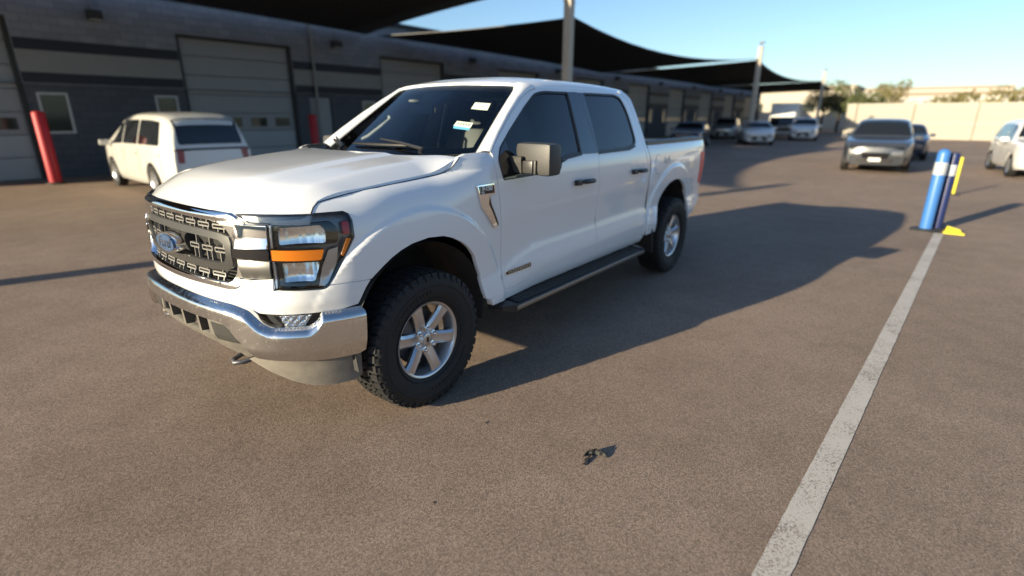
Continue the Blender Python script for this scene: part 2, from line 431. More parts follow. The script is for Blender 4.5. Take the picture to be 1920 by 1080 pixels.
# --- front wings
fen=[(sx(-.681),.548),(sx(-.702),.70),(sx(-.682),.985),(sx(-.648),1.284),(sx(-.644),1.40),(sx(-.652),1.470),(sx(-.56),1.470),(2.03,1.468),(1.974,1.453),(1.93,1.415),(1.90,1.390),(1.865,1.372),(1.80,1.361),(1.70,1.352),(1.55,1.341),(1.366,1.328),(1.18,1.310),(1.06,1.296),(.995,1.287),(.967,1.268),(.953,1.243),
     (1.03,1.243),(1.112,1.242),(1.140,1.228),(1.152,1.195),(1.150,1.112),(1.091,1.022),(1.043,.948),(1.000,.893),(sx(.362),.889)]
fen+=[(sx(x),z) for x,z in reversed(ARCH)]
fen+=[(sx(-.53),.540)]
def wing(mir):
    o=panel('front_fender',fen,B,P,truck,sp=.0135,dep=.03,mirror=mir)
    # vent-shaped badge behind the wheel
    if not mir:
        vb=fillet([(sx(-.450),1.286,.008),(sx(-.604),1.288,.006),(sx(-.608),1.222,.006),(sx(-.552),1.221,.006),(sx(-.556),1.165,.02),(sx(-.638),1.022,.012),(sx(-.628),1.004,.01),(sx(-.600),1.003,.012),(sx(-.482),1.150,.02)])
        bd=panel('fender_badge',vb,B,M['chrome'],truck,sp=.02,dep=.014,off=.012)
        ib=fillet([(sx(-.462),1.278,.004),(sx(-.597),1.279,.004),(sx(-.600),1.230,.004),(sx(-.470),1.230,.004)])
        panel('badge_plate',ib,B,M['gloss_black'],bd,sp=.03,dep=0,off=.0135)
        sb=fillet([(sx(-.556),1.215,.004),(sx(-.564),1.165,.02),(sx(-.640),1.024,.006),(sx(-.634),1.012,.004),(sx(-.545),1.165,.01)])
        panel('badge_black_strip',sb,B,M['gloss_black'],bd,sp=.03,dep=0,off=.0135)  # gloss black inlay down the leg of the badge
        p=Vector(B(sx(-.532),1.262,.0150)); text('badge_lettering','F-150',.042,M['white_print'],bd,frame((-1,0,0),(0,-.08,1),(0,1,.08),p),.0008,bold=.0012)
        p=Vector(B(sx(-.492),1.238,.0150)); text('badge_lettering','XLT',.016,M['white_print'],bd,frame((-1,0,0),(0,-.08,1),(0,1,.08),p),.0006,bold=.0006)
both(wing)
def hood_gap_shade(mir):
    q=[Vector(B(s,z,.0015)) for s,z in fen[8:21]]
    if mir: q=[Vector((v.x,-v.y,v.z)) for v in q]
    MB().tube(q,.0030,6).build('hood_gap_shade',M['seal'],truck,60)  # dark tube standing in for the shade in the hood-to-fender gap
both(hood_gap_shade)
# --- bonnet
hh=[]
for i in range(0,20):
    s=.94*i/19; x,y,nx,ny=BODY.at(s); k=.027+.004*(i/19); hh.append((x-nx*k,y-ny*k))
hh+=[(.580,.818),(.560,.806),(.523,.796),(.35,.808),(.194,.820),(0,.829),(-.164,.834),(-.25,.845),(-.32,.852),(-.375,.850),(-.415,.838),(-.437,.81)]
for i in range(1,12):
    y=.80*(1-i/11); hh.append((-.155-.283*(y/.80)**2.2,y))
hood=hh+[(x,-y) for x,y in reversed(hh[1:-1])]
mid('hood',hood,Hd,P,sp=.03,dep=.03)
# --- scuttle and wipers
def Cw(x,y,off=0): return (x,y,1.438-.02*abs(y)**2+off)
cw=[]
for i in range(25):
    y=-.80+1.6*i/24; cw.append((-.13-.27*(abs(y)/.80)**2.2+.02,y))
for i in range(25):
    y=.80-1.6*i/24; cw.append((-.385-.20*(abs(y)/.8)**2.2-.03,y))
cow=mid('cowl_panel',cw,Cw,M['trim'],sp=.06,dep=.05)
for k in range(9):
    y=-.52+.13*k; x=-.27-.22*(abs(y)/.8)**2
    MB().box((x,y,1.446-.02*y*y),(.07,.085,.008),bev=.003).build('cowl_vent',M['gloss_black'],cow)
def wiper(pv,tip,bl0,bl1):
    a=Vector(W(*pv,.045)); b=Vector(W(*tip,.045))
    o=MB().tube([a+Vector((.03,0,-.02)),a,(a+b)/2+Vector((.006,0,.008)),b],[.016,.013,.009,.007],8).build('wiper',M['trim'],truck,40)
    q=[Vector(W(bl0[0]+(bl1[0]-bl0[0])*t/6,bl0[1]+(bl1[1]-bl0[1])*t/6,.022)) for t in range(7)]
    MB().tube(q,[.006,.011,.012,.013,.012,.011,.006],6).build('wiper_blade',M['seal'],o,40)
wiper((.50,1.448),(.06,1.500),(-.25,1.480),(.38,1.483)); wiper((-.29,1.440),(-.62,1.495),(-.76,1.490),(-.36,1.470))
# --- windscreen
wl=[(.803-.158*k/8,1.463+.430*k/8) for k in range(9)]
ws=wl+[(y,1.914-.020*(abs(y)/.645)**2) for y in [.55,.4,.2,0,-.2,-.4,-.55]]+[(-y,z) for y,z in reversed(wl)]+[(y,1.425+.038*(abs(y)/.803)**2) for y in [-.6,-.4,-.2,0,.2,.4,.6]]
wsc=mid('windshield',ws,W,M['windscreen'],sp=.06,dep=0,off=.004)
panel('windshield_border',ws,W,M['seal'],wsc,sp=.05,dep=.01,holes=[fillet([(*p,.02) for p in shrink(ws,.038)],2)],off=-.003)
panel('sensor_shroud',fillet([(-.16,1.905,.02),(.16,1.905,.02),(.10,1.80,.03),(-.10,1.80,.03)]),W,M['interior'],wsc,sp=.05,dep=.05,off=-.012)
panel('permit_sticker',[(.477,1.776),(.597,1.768),(.622,1.721),(.495,1.732)],W,M['sticker'],wsc,sp=.1,dep=0,off=.0065)
panel('price_sticker',[(.487,1.651),(.613,1.639),(.626,1.607),(.496,1.621)],W,M['sticker'],wsc,sp=.1,dep=0,off=.0065)
panel('price_sticker_stripe',[(.496,1.621),(.626,1.607),(.634,1.592),(.512,1.604)],W,M['sticker_blue'],wsc,sp=.1,dep=0,off=.0065)
for k in range(5):
    y0=.506+.021*k; z0=1.643-.002*k
    panel('sticker_print',[(y0,z0),(y0+.012,z0-.0015),(y0+.016,z0-.017),(y0+.003,z0-.015)],W,M['sticker_ink'],wsc,sp=.1,dep=0,off=.0072)
panel('sticker_print',[(.525,1.752),(.575,1.748),(.577,1.744),(.528,1.748)],W,M['sticker_ink'],wsc,sp=.1,dep=0,off=.0072)
# --- windscreen pillars and roof
def Rf(x,q,off=0):
    t=1-abs(q); y=math.copysign(GY(t),q) if abs(q)>1e-6 else 0
    return (x,y*(1-.02*sstep(-2.3,-3.0,x)),1.40+(GZ(t)-1.40)*GK(x)+off)
rf=[(-2.915,.30),(-2.905,.42),(-2.88,.475),(-2.80,.492),(-2.6,.494),(-1.8,.494),(-1.55,.494),(-1.41,.494),(-1.345,.455),(-1.262,.40),(-1.225,.32),(-1.195,.2),(-1.178,.1)]
roof=rf+[(-1.173,0)]+[(x,-q) for x,q in reversed(rf)]+[(-2.92,0)]
mid('roof',roof,Rf,P,sp=.03,dep=.025)
def strip(name,A,Bp,m,parent,bulge,dirn,n=6,mir=False,ends=None):
    V=[];F=[]; L=len(A)
    for i in range(L):
        a,b=Vector(A[i]),Vector(Bp[i])
        for j in range(n+1):
            t=j/n; p=a.lerp(b,t)+Vector(dirn)*bulge*(4*t*(1-t))**.7; V.append(p)
    for i in range(L-1):
        for j in range(n):
            k=i*(n+1)+j; F.append((k,k+1,k+n+2,k+n+1))
    # inner return so that the strip has thickness
    k0=len(V)
    for i in range(L):
        a,b=Vector(A[i]),Vector(Bp[i]); V+= [a-Vector(dirn)*.03,b-Vector(dirn)*.03]
    for i in range(L-1):
        F.append((i*(n+1),(i+1)*(n+1),k0+2*(i+1),k0+2*i)); F.append(((i+1)*(n+1)+n,i*(n+1)+n,k0+2*i+1,k0+2*(i+1)+1))
    if mir: V=[Vector((v.x,-v.y,v.z)) for v in V]
    a,b,c=[V[i] for i in F[0][:3]]
    dd=Vector((dirn[0],-dirn[1] if mir else dirn[1],dirn[2]))
    if (b-a).cross(c-a).dot(dd)<0: F=[tuple(reversed(f)) for f in F]
    o=mesh_obj(name,V,F,m,parent,smooth=True)
    try: o.data.set_sharp_from_angle(angle=R(45))
    except Exception: pass
    return o
def pillar(mir):
    A=[W(.806,1.455,.006),W(.790,1.50,.006),W(.765,1.568,.006),W(.722,1.682,.006),W(.683,1.79,.006),W(.658,1.862,.006),Rf(-1.262,.40)]
    Bq=[SA(-.652,1.470),SA(-.705,1.515),SA(-.80,1.585),SA(-.985,1.708),SA(-1.17,1.812),SA(-1.30,1.868),Rf(-1.41,.494)]
    strip('windshield_pillar',A,Bq,P,truck,.022,Vector((.45,.62,.64)),8,mir)
both(pillar)
# --- doors
FW=fillet([(-.700,1.430,.03),(-.752,1.497,.02),(-.904,1.596,0),(-1.160,1.748,0),(-1.335,1.848,.05),(-1.453,1.869,.05),(-1.790,1.873,.012),(-1.726,1.410,.012),(-1.50,1.393,.05),(-1.428,1.375,.06),(-1.400,1.300,.05),(-.712,1.292,.02),(-.690,1.384,.03)],6)
RW=fillet([(-2.032,1.876,.012),(-2.600,1.880,.05),(-2.700,1.852,.06),(-2.748,1.720,.05),(-2.750,1.498,.05),(-2.722,1.440,.06),(-2.560,1.410,.05),(-1.990,1.405,.012)],6)
FD=[(-.689,.558),(-.705,.62),(-.710,.70),(-.690,.985),(-.656,1.284),(-.652,1.40),(-.660,1.464),(-.733,1.526),(-.988,1.698),(-1.18,1.808),(-1.30,1.858),(-1.40,1.880),(-1.50,1.890),(-1.65,1.896),(-1.931,1.900),(-1.935,1.85),(-1.972,1.40),(-1.978,1.2),(-1.976,.558)]
RD=[(-1.983,.558),(-1.985,1.2),(-1.979,1.40),(-1.942,1.85),(-1.938,1.900),(-2.3,1.902),(-2.60,1.900),(-2.73,1.886),(-2.80,1.85),(-2.835,1.78),(-2.858,1.65),(-2.866,1.50),(-2.878,1.40),(-2.915,1.31),(-2.935,1.24),(-2.94,.80),(-2.915,.558)]
def hnd(x0,x1,z,parent,mir):
    sg=-1 if mir else 1
    ym=side((x0+x1)/2,z)[1]
    b=MB(); n=10; pts=[];rr=[]
    for i in range(n+1):
        t=i/n; pts.append((x0+(x1-x0)*t,sg*(ym+.012+.034*math.sin(math.pi*min(1,max(0,t)))**.35),z+.004*t)); rr.append(.019 if .1<t<.9 else .015)
    b.tube(pts,rr,10)
    b.box((x1+.03,sg*(ym+.018),z),(.075,.036,.044),bev=.010)
    b.build('handle',M['trim'],parent,50)
    cup=fillet([(x0-.005,z-.032,.03),(x1+.09,z-.032,.03),(x1+.09,z+.034,.03),(x0-.005,z+.034,.03)])
    panel('handle_cup',cup,side,P,parent,sp=.02,dep=0,off=.001,mirror=mir,warp=lambda a,c:-.010*max(0,1-((a-(x0+x1+.08)/2)/(.17))**2-((c-z)/.034)**2))
def doors(mir):
    fd=panel('front_door',FD,SA,P,truck,sp=.026,dep=.02,holes=[FW],mirror=mir)
    panel('window_seal',FW,SA,M['seal'],fd,sp=.04,dep=.015,holes=[shrink(FW,.017)],off=-.003,mirror=mir)
    panel('window',shrink(FW,.012),SA,M['tint'],fd,sp=.06,dep=0,off=-.012,mirror=mir)
    panel('mirror_base',fillet([(-.716,1.300,.02),(-.702,1.42,.03),(-.765,1.492,.02),(-.835,1.538,.01),(-.850,1.300,.01)]),SA,M['gloss_black'],fd,sp=.05,dep=.01,off=.001,mirror=mir)
    panel('pillar_trim',fillet([(-1.785,1.872,.01),(-1.9325,1.876,.003),(-1.9715,1.403,.003),(-1.722,1.408,.01)]),SA,M['gloss_black'],fd,sp=.05,dep=.01,off=.004,mirror=mir)
    hnd(-1.86,-1.65,1.197,fd,mir)
    if not mir:
        nb=[(-.735,.646),(-1.008,.654),(-1.012,.688),(-.735,.678)]
        o=panel('door_badge',fillet([(*p,.006) for p in nb]),SA,M['chrome'],fd,sp=.05,dep=.008,off=.007)
        panel('badge_inlay',shrink(nb,.0045),SA,M['gloss_black'],fd,sp=.05,dep=0,off=.0085)
        for k in range(10):
            x=-.760-.0245*k; z=.6645+.0007*k
            panel('badge_letter_bar',[(x,z-.007),(x-.013,z-.007),(x-.013,z+.007),(x,z+.007)],SA,M['satin'],fd,sp=.05,dep=0,off=.0093)
    rd=panel('rear_door',RD,SA,P,truck,sp=.026,dep=.02,holes=[RW],mirror=mir)
    panel('window_seal',RW,SA,M['seal'],rd,sp=.04,dep=.015,holes=[shrink(RW,.017)],off=-.003,mirror=mir)
    panel('window',shrink(RW,.012),SA,M['tint'],rd,sp=.06,dep=0,off=-.012,mirror=mir)
    panel('pillar_trim',[(-1.9425,1.872),(-2.028,1.874),(-1.992,1.404),(-1.9805,1.404)],SA,M['gloss_black'],rd,sp=.05,dep=.01,off=.004,mirror=mir)
    hnd(-2.86,-2.65,1.205,rd,mir)
    # belt moulding under the glass
    for door,pts in ((fd,[(-1.726,1.400),(-1.50,1.381),(-1.43,1.362),(-1.425,1.372),(-1.50,1.394),(-1.726,1.412)]),(rd,[(-1.99,1.394),(-2.56,1.399),(-2.70,1.425),(-2.69,1.435),(-2.56,1.412),(-1.99,1.406)])):
        panel('belt_moulding',pts,SA,M['seal'],door,sp=.05,dep=.008,off=.006,mirror=mir)
    cc=[(-2.921,.556),(-2.947,.80),(-2.942,1.24),(-2.922,1.315),(-2.885,1.402),(-2.872,1.50),(-2.864,1.65),(-2.842,1.782),(-2.806,1.855),(-2.735,1.892),(-2.74,1.912),(-2.86,1.895),(-2.905,1.84),(-2.922,1.70),(-2.935,1.45),(-2.985,1.30),(-2.992,.80),(-2.958,.552)]
    panel('cab_corner',cc,SA,P,truck,sp=.025,dep=.05,mirror=mir)
    rk=[(-.560,.486),(-.545,.536),(-.69,.552),(-2.92,.552),(-2.955,.546),(-2.93,.486)]
    panel('rocker_panel',rk,SA,P,truck,sp=.03,dep=.05,mirror=mir)
both(doors)
# cab back wall with its window
def Cb(y,z,off=0): return (-2.935+.05*max(0,(z-1.45))/.45-off+.03*(abs(y)/.8)**2,y,z)
cb=[(.90,.60),(.90,1.40),(.72,1.86),(.60,1.93),(0,1.96),(-.60,1.93),(-.72,1.86),(-.90,1.40),(-.90,.60)]
bw=fillet([(.66,1.46,.05),(.58,1.84,.05),(-.58,1.84,.05),(-.66,1.46,.05)])
cbk=mid('cab_back',cb,Cb,P,sp=.08,dep=.02,holes=[bw]); panel('rear_window',bw,Cb,M['tint'],cbk,sp=.1,dep=0,off=-.006)
# --- bed
RARCH=[(x-3.66,z+.005) for x,z in ARCH[:-1]]+[(-3.66+.375,.87),(-3.66+.42,.76),(-3.66+.445,.68),(-3.66+.46,.60),(-3.66+.467,.552)]
bs=[(-2.980,.548),(-3.014,.80),(-3.010,1.24),(-3.000,1.30),(-2.962,1.40),(-2.957,1.428)]
bs+=[(-4.66,1.428),(-4.705,1.415),(-4.722,1.38),(-4.730,1.30),(-4.735,1.295),(-4.50,1.295),(-4.505,1.15),(-4.535,1.0),(-4.575,.915),(-4.60,.905),(-4.74,.905),(-4.735,.79),(-4.70,.745),(-4.45,.655),(-4.22,.595),(-4.17,.575)]
bs+=RARCH
def bed(mir):
    o=panel('bed_side',bs,side,P,truck,sp=.018,dep=.03,mirror=mir)
    tl=fillet([(-4.736,1.290,.01),(-4.506,1.290,.02),(-4.511,1.15,.02),(-4.541,1.0,.03),(-4.580,.915,.02),(-4.738,.910,.01)])
    t=panel('tail_light',tl,side,M['red_lens'],truck,sp=.02,dep=.03,off=.004,mirror=mir)
    # rail cap
    V=[];F=[]; n=24
    for i in range(n+1):
        x=-2.955-1.75*i/n; y=side(x,1.428)[1]
        for dy,dz in ((.004,1.424),(.002,1.455),(-.012,1.464),(-.105,1.464),(-.115,1.452),(-.115,1.38)): V.append((x,(y+dy)*(-1 if mir else 1),dz))
    for i in range(n):
        for j in range(5):
            k=i*6+j; q=(k,k+1,k+7,k+6); F.append(q if mir else q[::-1])
    F+=[tuple(range(6)),tuple(n*6+j for j in range(6))[::-1]]
    mesh_obj('bed_rail_cap',V,F,M['trim'],truck)
    sg=-1 if mir else 1
    MB().box((-3.83,sg*.80,1.16),(1.72,.02,.54)).build('bed_liner_wall',M['trim'],truck)
    for gx in ((-3.06,) if not mir else ()):
        # fuel flap
        c=(-3.19,1.235); ring=[(c[0]+.085*math.cos(a*math.pi/16)*(1 if abs(math.cos(a*math.pi/16))<.8 else .95),c[1]+.092*math.sin(a*math.pi/16)) for a in range(32)]
        panel('fuel_flap',shrink(ring,.003),side,P,o,sp=.02,dep=.006,off=.003)
        panel('fuel_flap_gap',ring,side,M['seal'],o,sp=.02,dep=0,off=.0015)
    if not mir:
        p=Vector(side(-3.40,1.262,.002)); text('bed_lettering','4x4',.115,M['decal'],o,frame((-1,0,0),(0,-.12,1),(0,1,.12),p),.0006,shear=.15,bold=0)
        p=Vector(side(-4.30,1.30,.003)); 
    # mud flap in front of the rear wheel, and liners
    MB().box((-3.125,sg*.90,.46),(.02,.20,.26),rot=Matrix.Rotation(R(8),3,'Y'),bev=.004).build('mud_flap',M['trim'],truck)
both(bed)
for sg in (1,-1):
    q=[Vector(SA(x,z,-.010)) for x,z in ((-2.966,.56),(-2.998,.80),(-2.997,1.22),(-2.990,1.30),(-2.948,1.40),(-2.943,1.44))]
    MB().tube([Vector((v.x,v.y*sg,v.z)) for v in q],.012,6).build('bed_gap_shade',M['seal'],truck,60)  # black tube laid in the cab-to-bed gap in place of its shade
MB().box((-3.83,0,.915),(1.76,1.62,.03)).build('bed_floor',M['trim'],truck)
MB().box((-2.985,0,1.17),(.03,1.60,.52)).build('bed_front_wall',M['trim'],truck)
def Tg(y,z,off=0): return (-4.742-off+.035*(abs(y)/.8)**2.5+.03*max(0,z-1.30)/.1*.3,y,z)
mid('tailgate',fillet([(.80,.80,.03),(.80,1.43,.03),(-.80,1.43,.03),(-.80,.80,.03)]),Tg,P,sp=.08,dep=.05)
MB().box((-4.80,0,.66),(.14,1.60,.17),bev=.03).build('rear_bumper',M['dirty_chrome'],truck,40)
# --- nose: lower fascia
ARf=[(sx(.366),.884),(sx(.395),.845),(sx(.42),.80),(sx(.438),.768)]
fs=[(0,.862),(.12,.863),(.237,.866),(.36,.868),(.50,.864),(.535,.872),(.600,.915),(.640,.924),(.742,.934),(.742,.879),(.85,.875),(.966,.870),(.985,.876),(1.0,.887)]+ARf+[(1.05,.757),(.93,.752),(.80,.750),(.66,.750),(.575,.753),(.535,.772),(.47,.785),(.3,.788),(.12,.790)]
fas=fs+[(0,.790)]+[(-s,z) for s,z in reversed(fs[1:])]
mid('front_fascia',fas,B,P,sp=.024,dep=.04)
# --- grille
gr=empty('grille',(.90,0,.86),parent=truck)
def gp(name,outline,m,parent=gr,S=B,**k):
    o=panel(name,outline,S,m,None,**k); o.parent=parent
    off=Vector((0,0,0)); q=parent
    while q is not None and q is not truck: off+=q.location; q=q.parent
    o.location=-off if parent is gr else (0,0,0)
    return o
def symm(h): return h+[(-s,z) for s,z in reversed(h) if abs(s)>1e-6]
# outline pieces run from the centre top to the centre bottom on the left half
go=[(0,1.246),(.2,1.246),(.40,1.244),(.52,1.240),(.562,1.228),(.605,1.203),(.622,1.194),(.738,1.194),(.738,1.085),(.600,1.080),(.600,1.028),(.738,1.024),(.738,.940),(.645,.930),(.605,.922),(.545,.880),(.505,.870),(.36,.873),(.2,.870),(0,.867)]
gi=[(0,1.207),(.2,1.207),(.40,1.204),(.47,1.194),(.515,1.166),(.545,1.130),(.562,1.080),(.562,1.00),(.552,.955),(.525,.915),(.495,.900),(.36,.897),(.2,.894),(0,.892)]
fr_=gp('grille_frame',symm(go),M['chrome'],S=B,sp=.010,dep=.05,holes=[symm(gi)],off=.006,
       warp=lambda s,z:.010*max(0,1-((z-1.228)/.022)**2)*(1-sstep(.45,.56,abs(s)))+.004*max(0,1-((abs(s)-.588)/.032)**2)*sstep(.98,1.03,z)*(1-sstep(1.12,1.19,z)))
for sg in (1,-1):
    gp('chrome_arm',[(sg*.570,1.082),(sg*.570,1.120),(sg*.61,1.196),(sg*.738,1.190),(sg*.738,1.088)],M['chrome'],sp=.02,dep=.02,off=.010,warp=lambda s,z:.012-(z-1.085)*.32)
    gp('grille_end_bar',[(sg*.545,1.032),(sg*.545,1.078),(sg*.740,1.080),(sg*.740,1.030)],M['gloss_black'],sp=.03,dep=.02,off=.014)
    gp('satin_arm',[(sg*.570,1.024),(sg*.740,1.022),(sg*.740,.940),(sg*.64,.934),(sg*.59,.930)],M['satin_dark'],sp=.02,dep=.02,off=.009,warp=lambda s,z:.008*math.sin((z-.94)/.085*math.pi) if .94<z<1.025 else 0)
gp('grille_backing',symm([(0,1.213),(.40,1.21),(.52,1.17),(.57,1.08),(.56,.95),(.50,.895),(0,.888)]),M['dark'],sp=.06,dep=0,off=-.085)
ro=[(0,1.152),(.3,1.150),(.45,1.142),(.515,1.130),(.530,1.10),(.530,1.00),(.515,.972),(.46,.955),(.3,.950),(0,.948)]
ri=[(0,1.118),(.3,1.116),(.44,1.110),(.480,1.092),(.492,1.07),(.490,1.030),(.475,1.005),(.43,.992),(.3,.988),(0,.986)]
gp('grille_bar',symm(ro),M['grille_grey'],sp=.02,dep=.035,holes=[symm(ri)],off=-.002,warp=lambda s,z:.008*math.cos((z-1.05)*20))
for sg in (1,-1): gp('grille_bar_end',[(sg*.525,1.035),(sg*.525,1.10),(sg*.565,1.10),(sg*.565,1.035)],M['grille_grey'],sp=.03,dep=.03,off=-.004)
def bracket(s0,z0,wd,hd,up_,dn):
    """one C-shaped bracket of the grille mesh, with the ties that hold it"""
    o=.008; b=MB()
    def bar(sa,za,sb,zb,th=.0042,d=.014,off=-.016):
        q=[]
        for dz_,ds in ((-1,-1),(-1,1),(1,1),(1,-1)): pass
        if abs(sb-sa)>abs(zb-za):
            c=[(sa,za-th),(sb,zb-th),(sb,zb+th),(sa,za+th)]
        else: c=[(sa-th*.7,za),(sa+th*.7,za),(sb+th*.7,zb),(sb-th*.7,zb)]
        b.hexa([B(*p,off-d) for p in c]+[B(*p,off) for p in c])
    bar(s0-wd/2,z0+hd/2,s0+wd/2,z0+hd/2,.0034); bar(s0-wd/2,z0-hd/2,s0+wd/2,z0-hd/2,.0034)
    bar(s0-wd/2,z0-hd/2,s0-wd/2,z0+hd/2); bar(s0+wd/2,z0-hd/2,s0+wd/2,z0+hd/2)
    if up_: bar(s0+wd*.30,z0+hd/2,s0+wd*.30,z0+hd/2+up_,.0038)
    if dn: bar(s0-wd*.05,z0-hd/2-dn,s0-wd*.05,z0-hd/2,.0038); bar(s0+wd*.42,z0-hd/2-dn,s0+wd*.42,z0-hd/2,.0038)
    ob=b.build('grille_bracket',M['bracket']); ob.parent=gr; ob.location=-gr.location
for k in range(8): bracket(-.434+.124*k,1.174-.004*(abs(k-3.5)/3.5)**2,.092,.017,.024,.018)
for s in (-.42,-.30,.20,.32,.43) : bracket(s,1.052,.086,.020,.05,.05)
for k in range(7): bracket(-.396+.132*k,.927,.096,.016,.016,.022)
for s in (-.19,): bracket(s,1.052,.05,.020,.05,.05)
# blue oval
em=empty('emblem',(.05,0,.188),parent=gr)
def ell(a,b,n=40): return [(a*math.cos(2*math.pi*i/n),b*math.sin(2*math.pi*i/n)) for i in range(n)]
def oval(name,a,b,x0,x1,m,parent,dome=0):
    e=ell(a,b); n=len(e); V=[(x0,y,z) for y,z in e]+[(x1,y*.985,z*.985) for y,z in e]+[(x1+dome*.6,y*.6,z*.6) for y,z in e]+[(x1+dome,0,0)]
    F=[(i,(i+1)%n,n+(i+1)%n,n+i) for i in range(n)]+[(n+i,n+(i+1)%n,2*n+(i+1)%n,2*n+i) for i in range(n)]+[(2*n+i,2*n+(i+1)%n,3*n) for i in range(n)]
    o=mesh_obj(name,V,F,m,parent,smooth=True); o.data.set_sharp_from_angle(angle=R(40)); return o
oval('emblem_rim',.128,.056,-.05,-.006,M['chrome'],em,.004); oval('emblem_field',.112,.0455,-.008,.002,M['blue'],em,.003)
text('emblem_script','Ford',.078,M['chrome'],em,frame((0,1,0),(0,0,1),(1,0,0),(.0055,0,.003)),.001,shear=.35,bold=.0008)
# --- headlights
HL=[(.560,1.240),(.613,1.241),(.76,1.243),(.945,1.240),(1.03,1.239),(1.108,1.238),(1.136,1.224),(1.147,1.194),(1.145,1.113),(1.086,1.024),(1.038,.951),(.994,.892),(.970,.876),(.85,.880),(.750,.884),(.742,.96),(.742,1.09),(.744,1.197),(.644,1.200),(.615,1.212)]
def headlight(mir):
    h=empty('headlight',(0,0,0),parent=truck)
    pn=lambda n,o,m,**k: panel(n,o,B,m,h,mirror=mir,**k)
    pn('lamp_lens',HL,M['lens'],sp=.03,dep=0,off=.003)
    pn('lamp_housing',shrink(HL,.002),M['lamp_grey'],sp=.03,dep=0,off=-.055)
    pn('lamp_bezel',HL,M['gloss_black'],sp=.02,dep=.055,holes=[shrink(HL,.005)],off=-.002)
    # black frames round the two reflectors
    U=fillet([(.757,1.190,.015),(1.045,1.196,.03),(1.075,1.160,.02),(1.066,1.090,.02),(.757,1.090,.015)]); Ui=fillet([(.785,1.180,.012),(.995,1.184,.02),(1.010,1.150,.012),(1.005,1.096,.012),(.785,1.098,.012)])
    L=fillet([(.755,1.020,.012),(.985,1.014,.012),(.945,.895,.02),(.764,.900,.015)]); Li=fillet([(.785,1.010,.01),(.970,1.006,.01),(.936,.908,.015),(.790,.912,.012)])
    pn('lamp_frame',U,M['gloss_black'],sp=.025,dep=.03,holes=[Ui],off=-.020); pn('lamp_frame',L,M['gloss_black'],sp=.025,dep=.03,holes=[Li],off=-.020)
    def bowl(c0,c1,rs,rz): return lambda s,z:-.036*max(0,1-((s-c0)/(rs*1.15))**2)-.006*max(0,1-((z-c1)/rz)**2)+.0012*math.cos((s-c0)*150)
    pn('lamp_reflector',Ui,M['reflector'],sp=.012,dep=0,off=-.010,warp=bowl(.895,1.14,.10,.045)); pn('lamp_reflector',Li,M['reflector'],sp=.012,dep=0,off=-.010,warp=bowl(.87,.96,.085,.05))
    pn('turn_signal',fillet([(.748,1.078,.006),(.992,1.069,.006),(.975,1.019,.01),(.748,1.028,.006)]),M['amber'],sp=.02,dep=.03,off=.0045)
    pn('side_marker',fillet([(1.105,1.112,.006),(1.130,1.110,.006),(1.080,1.026,.006),(1.068,1.032,.006)]),M['amber'],sp=.02,dep=.02,off=.0045)
    pn('lamp_light_guide',[(.745,.888),(.745,1.020),(.757,1.020),(.762,.890)],M['rim'],sp=.02,dep=.02,off=-.004)
    pn('lamp_light_guide',[(.747,1.086),(.749,1.195),(.760,1.195),(.758,1.086)],M['rim'],sp=.02,dep=.02,off=-.004)
    pn('lamp_light_guide',[(1.015,1.062),(1.062,1.072),(1.046,.990),(.988,.885),(.950,.888),(.978,.985)],M['rim'],sp=.02,dep=.02,off=-.012)
    pn('lamp_light_guide',[(.600,1.231),(.93,1.232),(.93,1.220),(.63,1.214)],M['satin'],sp=.03,dep=.02,off=-.010)
    pn('side_reflector',fillet([(1.098,1.190,.01),(1.136,1.190,.01),(1.134,1.126,.006),(1.098,1.128,.006)]),M['amber'] if False else M['red_lens'],sp=.02,dep=.02,off=-.018)
both(headlight)
# --- chrome bumper
bt=[(1.232*k/170,TB(1.232*k/170)-.0005) for k in range(170)]+[(1.232,.754),(1.240,.735),(1.235,.62),(1.225,.52),(1.190,.505),(1.05,.508),(.883,.516),(.75,.526),(.672,.533),(.655,.545),(.60,.605),(.55,.655),(.500,.695),(.466,.705),(.3,.706),(.15,.704),(0,.702)]
bump=[(s,z) for s,z in bt]+[(-s,z) for s,z in reversed(bt[1:-1])]
bmp=mid('front_bumper',bump,Bu,M['dirty_chrome'],sp=.009,dep=.03)
for sg in (1,-1):
    fl=[(sg*.70,.752),(sg*.745,.700),(sg*.80,.680),(sg*.95,.680),(sg*1.0,.715),(sg*1.02,.752)]
    def Bi(s,z,off=0):
        x,y,nx,ny=BUMP.at(s); k=.055-off; return (x-nx*k,y-ny*k,z)
    panel('fog_lamp',fl,Bi,M['lens'],bmp,sp=.03,dep=0,off=.014)
    panel('fog_lamp_housing',[(s,z+(.006 if z>.74 else -.006)) for s,z in fl],Bi,M['trim'],bmp,sp=.03,dep=.03,off=-.025)
    panel('fog_lamp_reflector',[(sg*.80,.745),(sg*.82,.692),(sg*.93,.692),(sg*.97,.745)],Bi,M['reflector'],bmp,sp=.012,dep=.01,off=-.004,warp=lambda s,z:.006*math.cos(s*150)*math.cos(z*170))
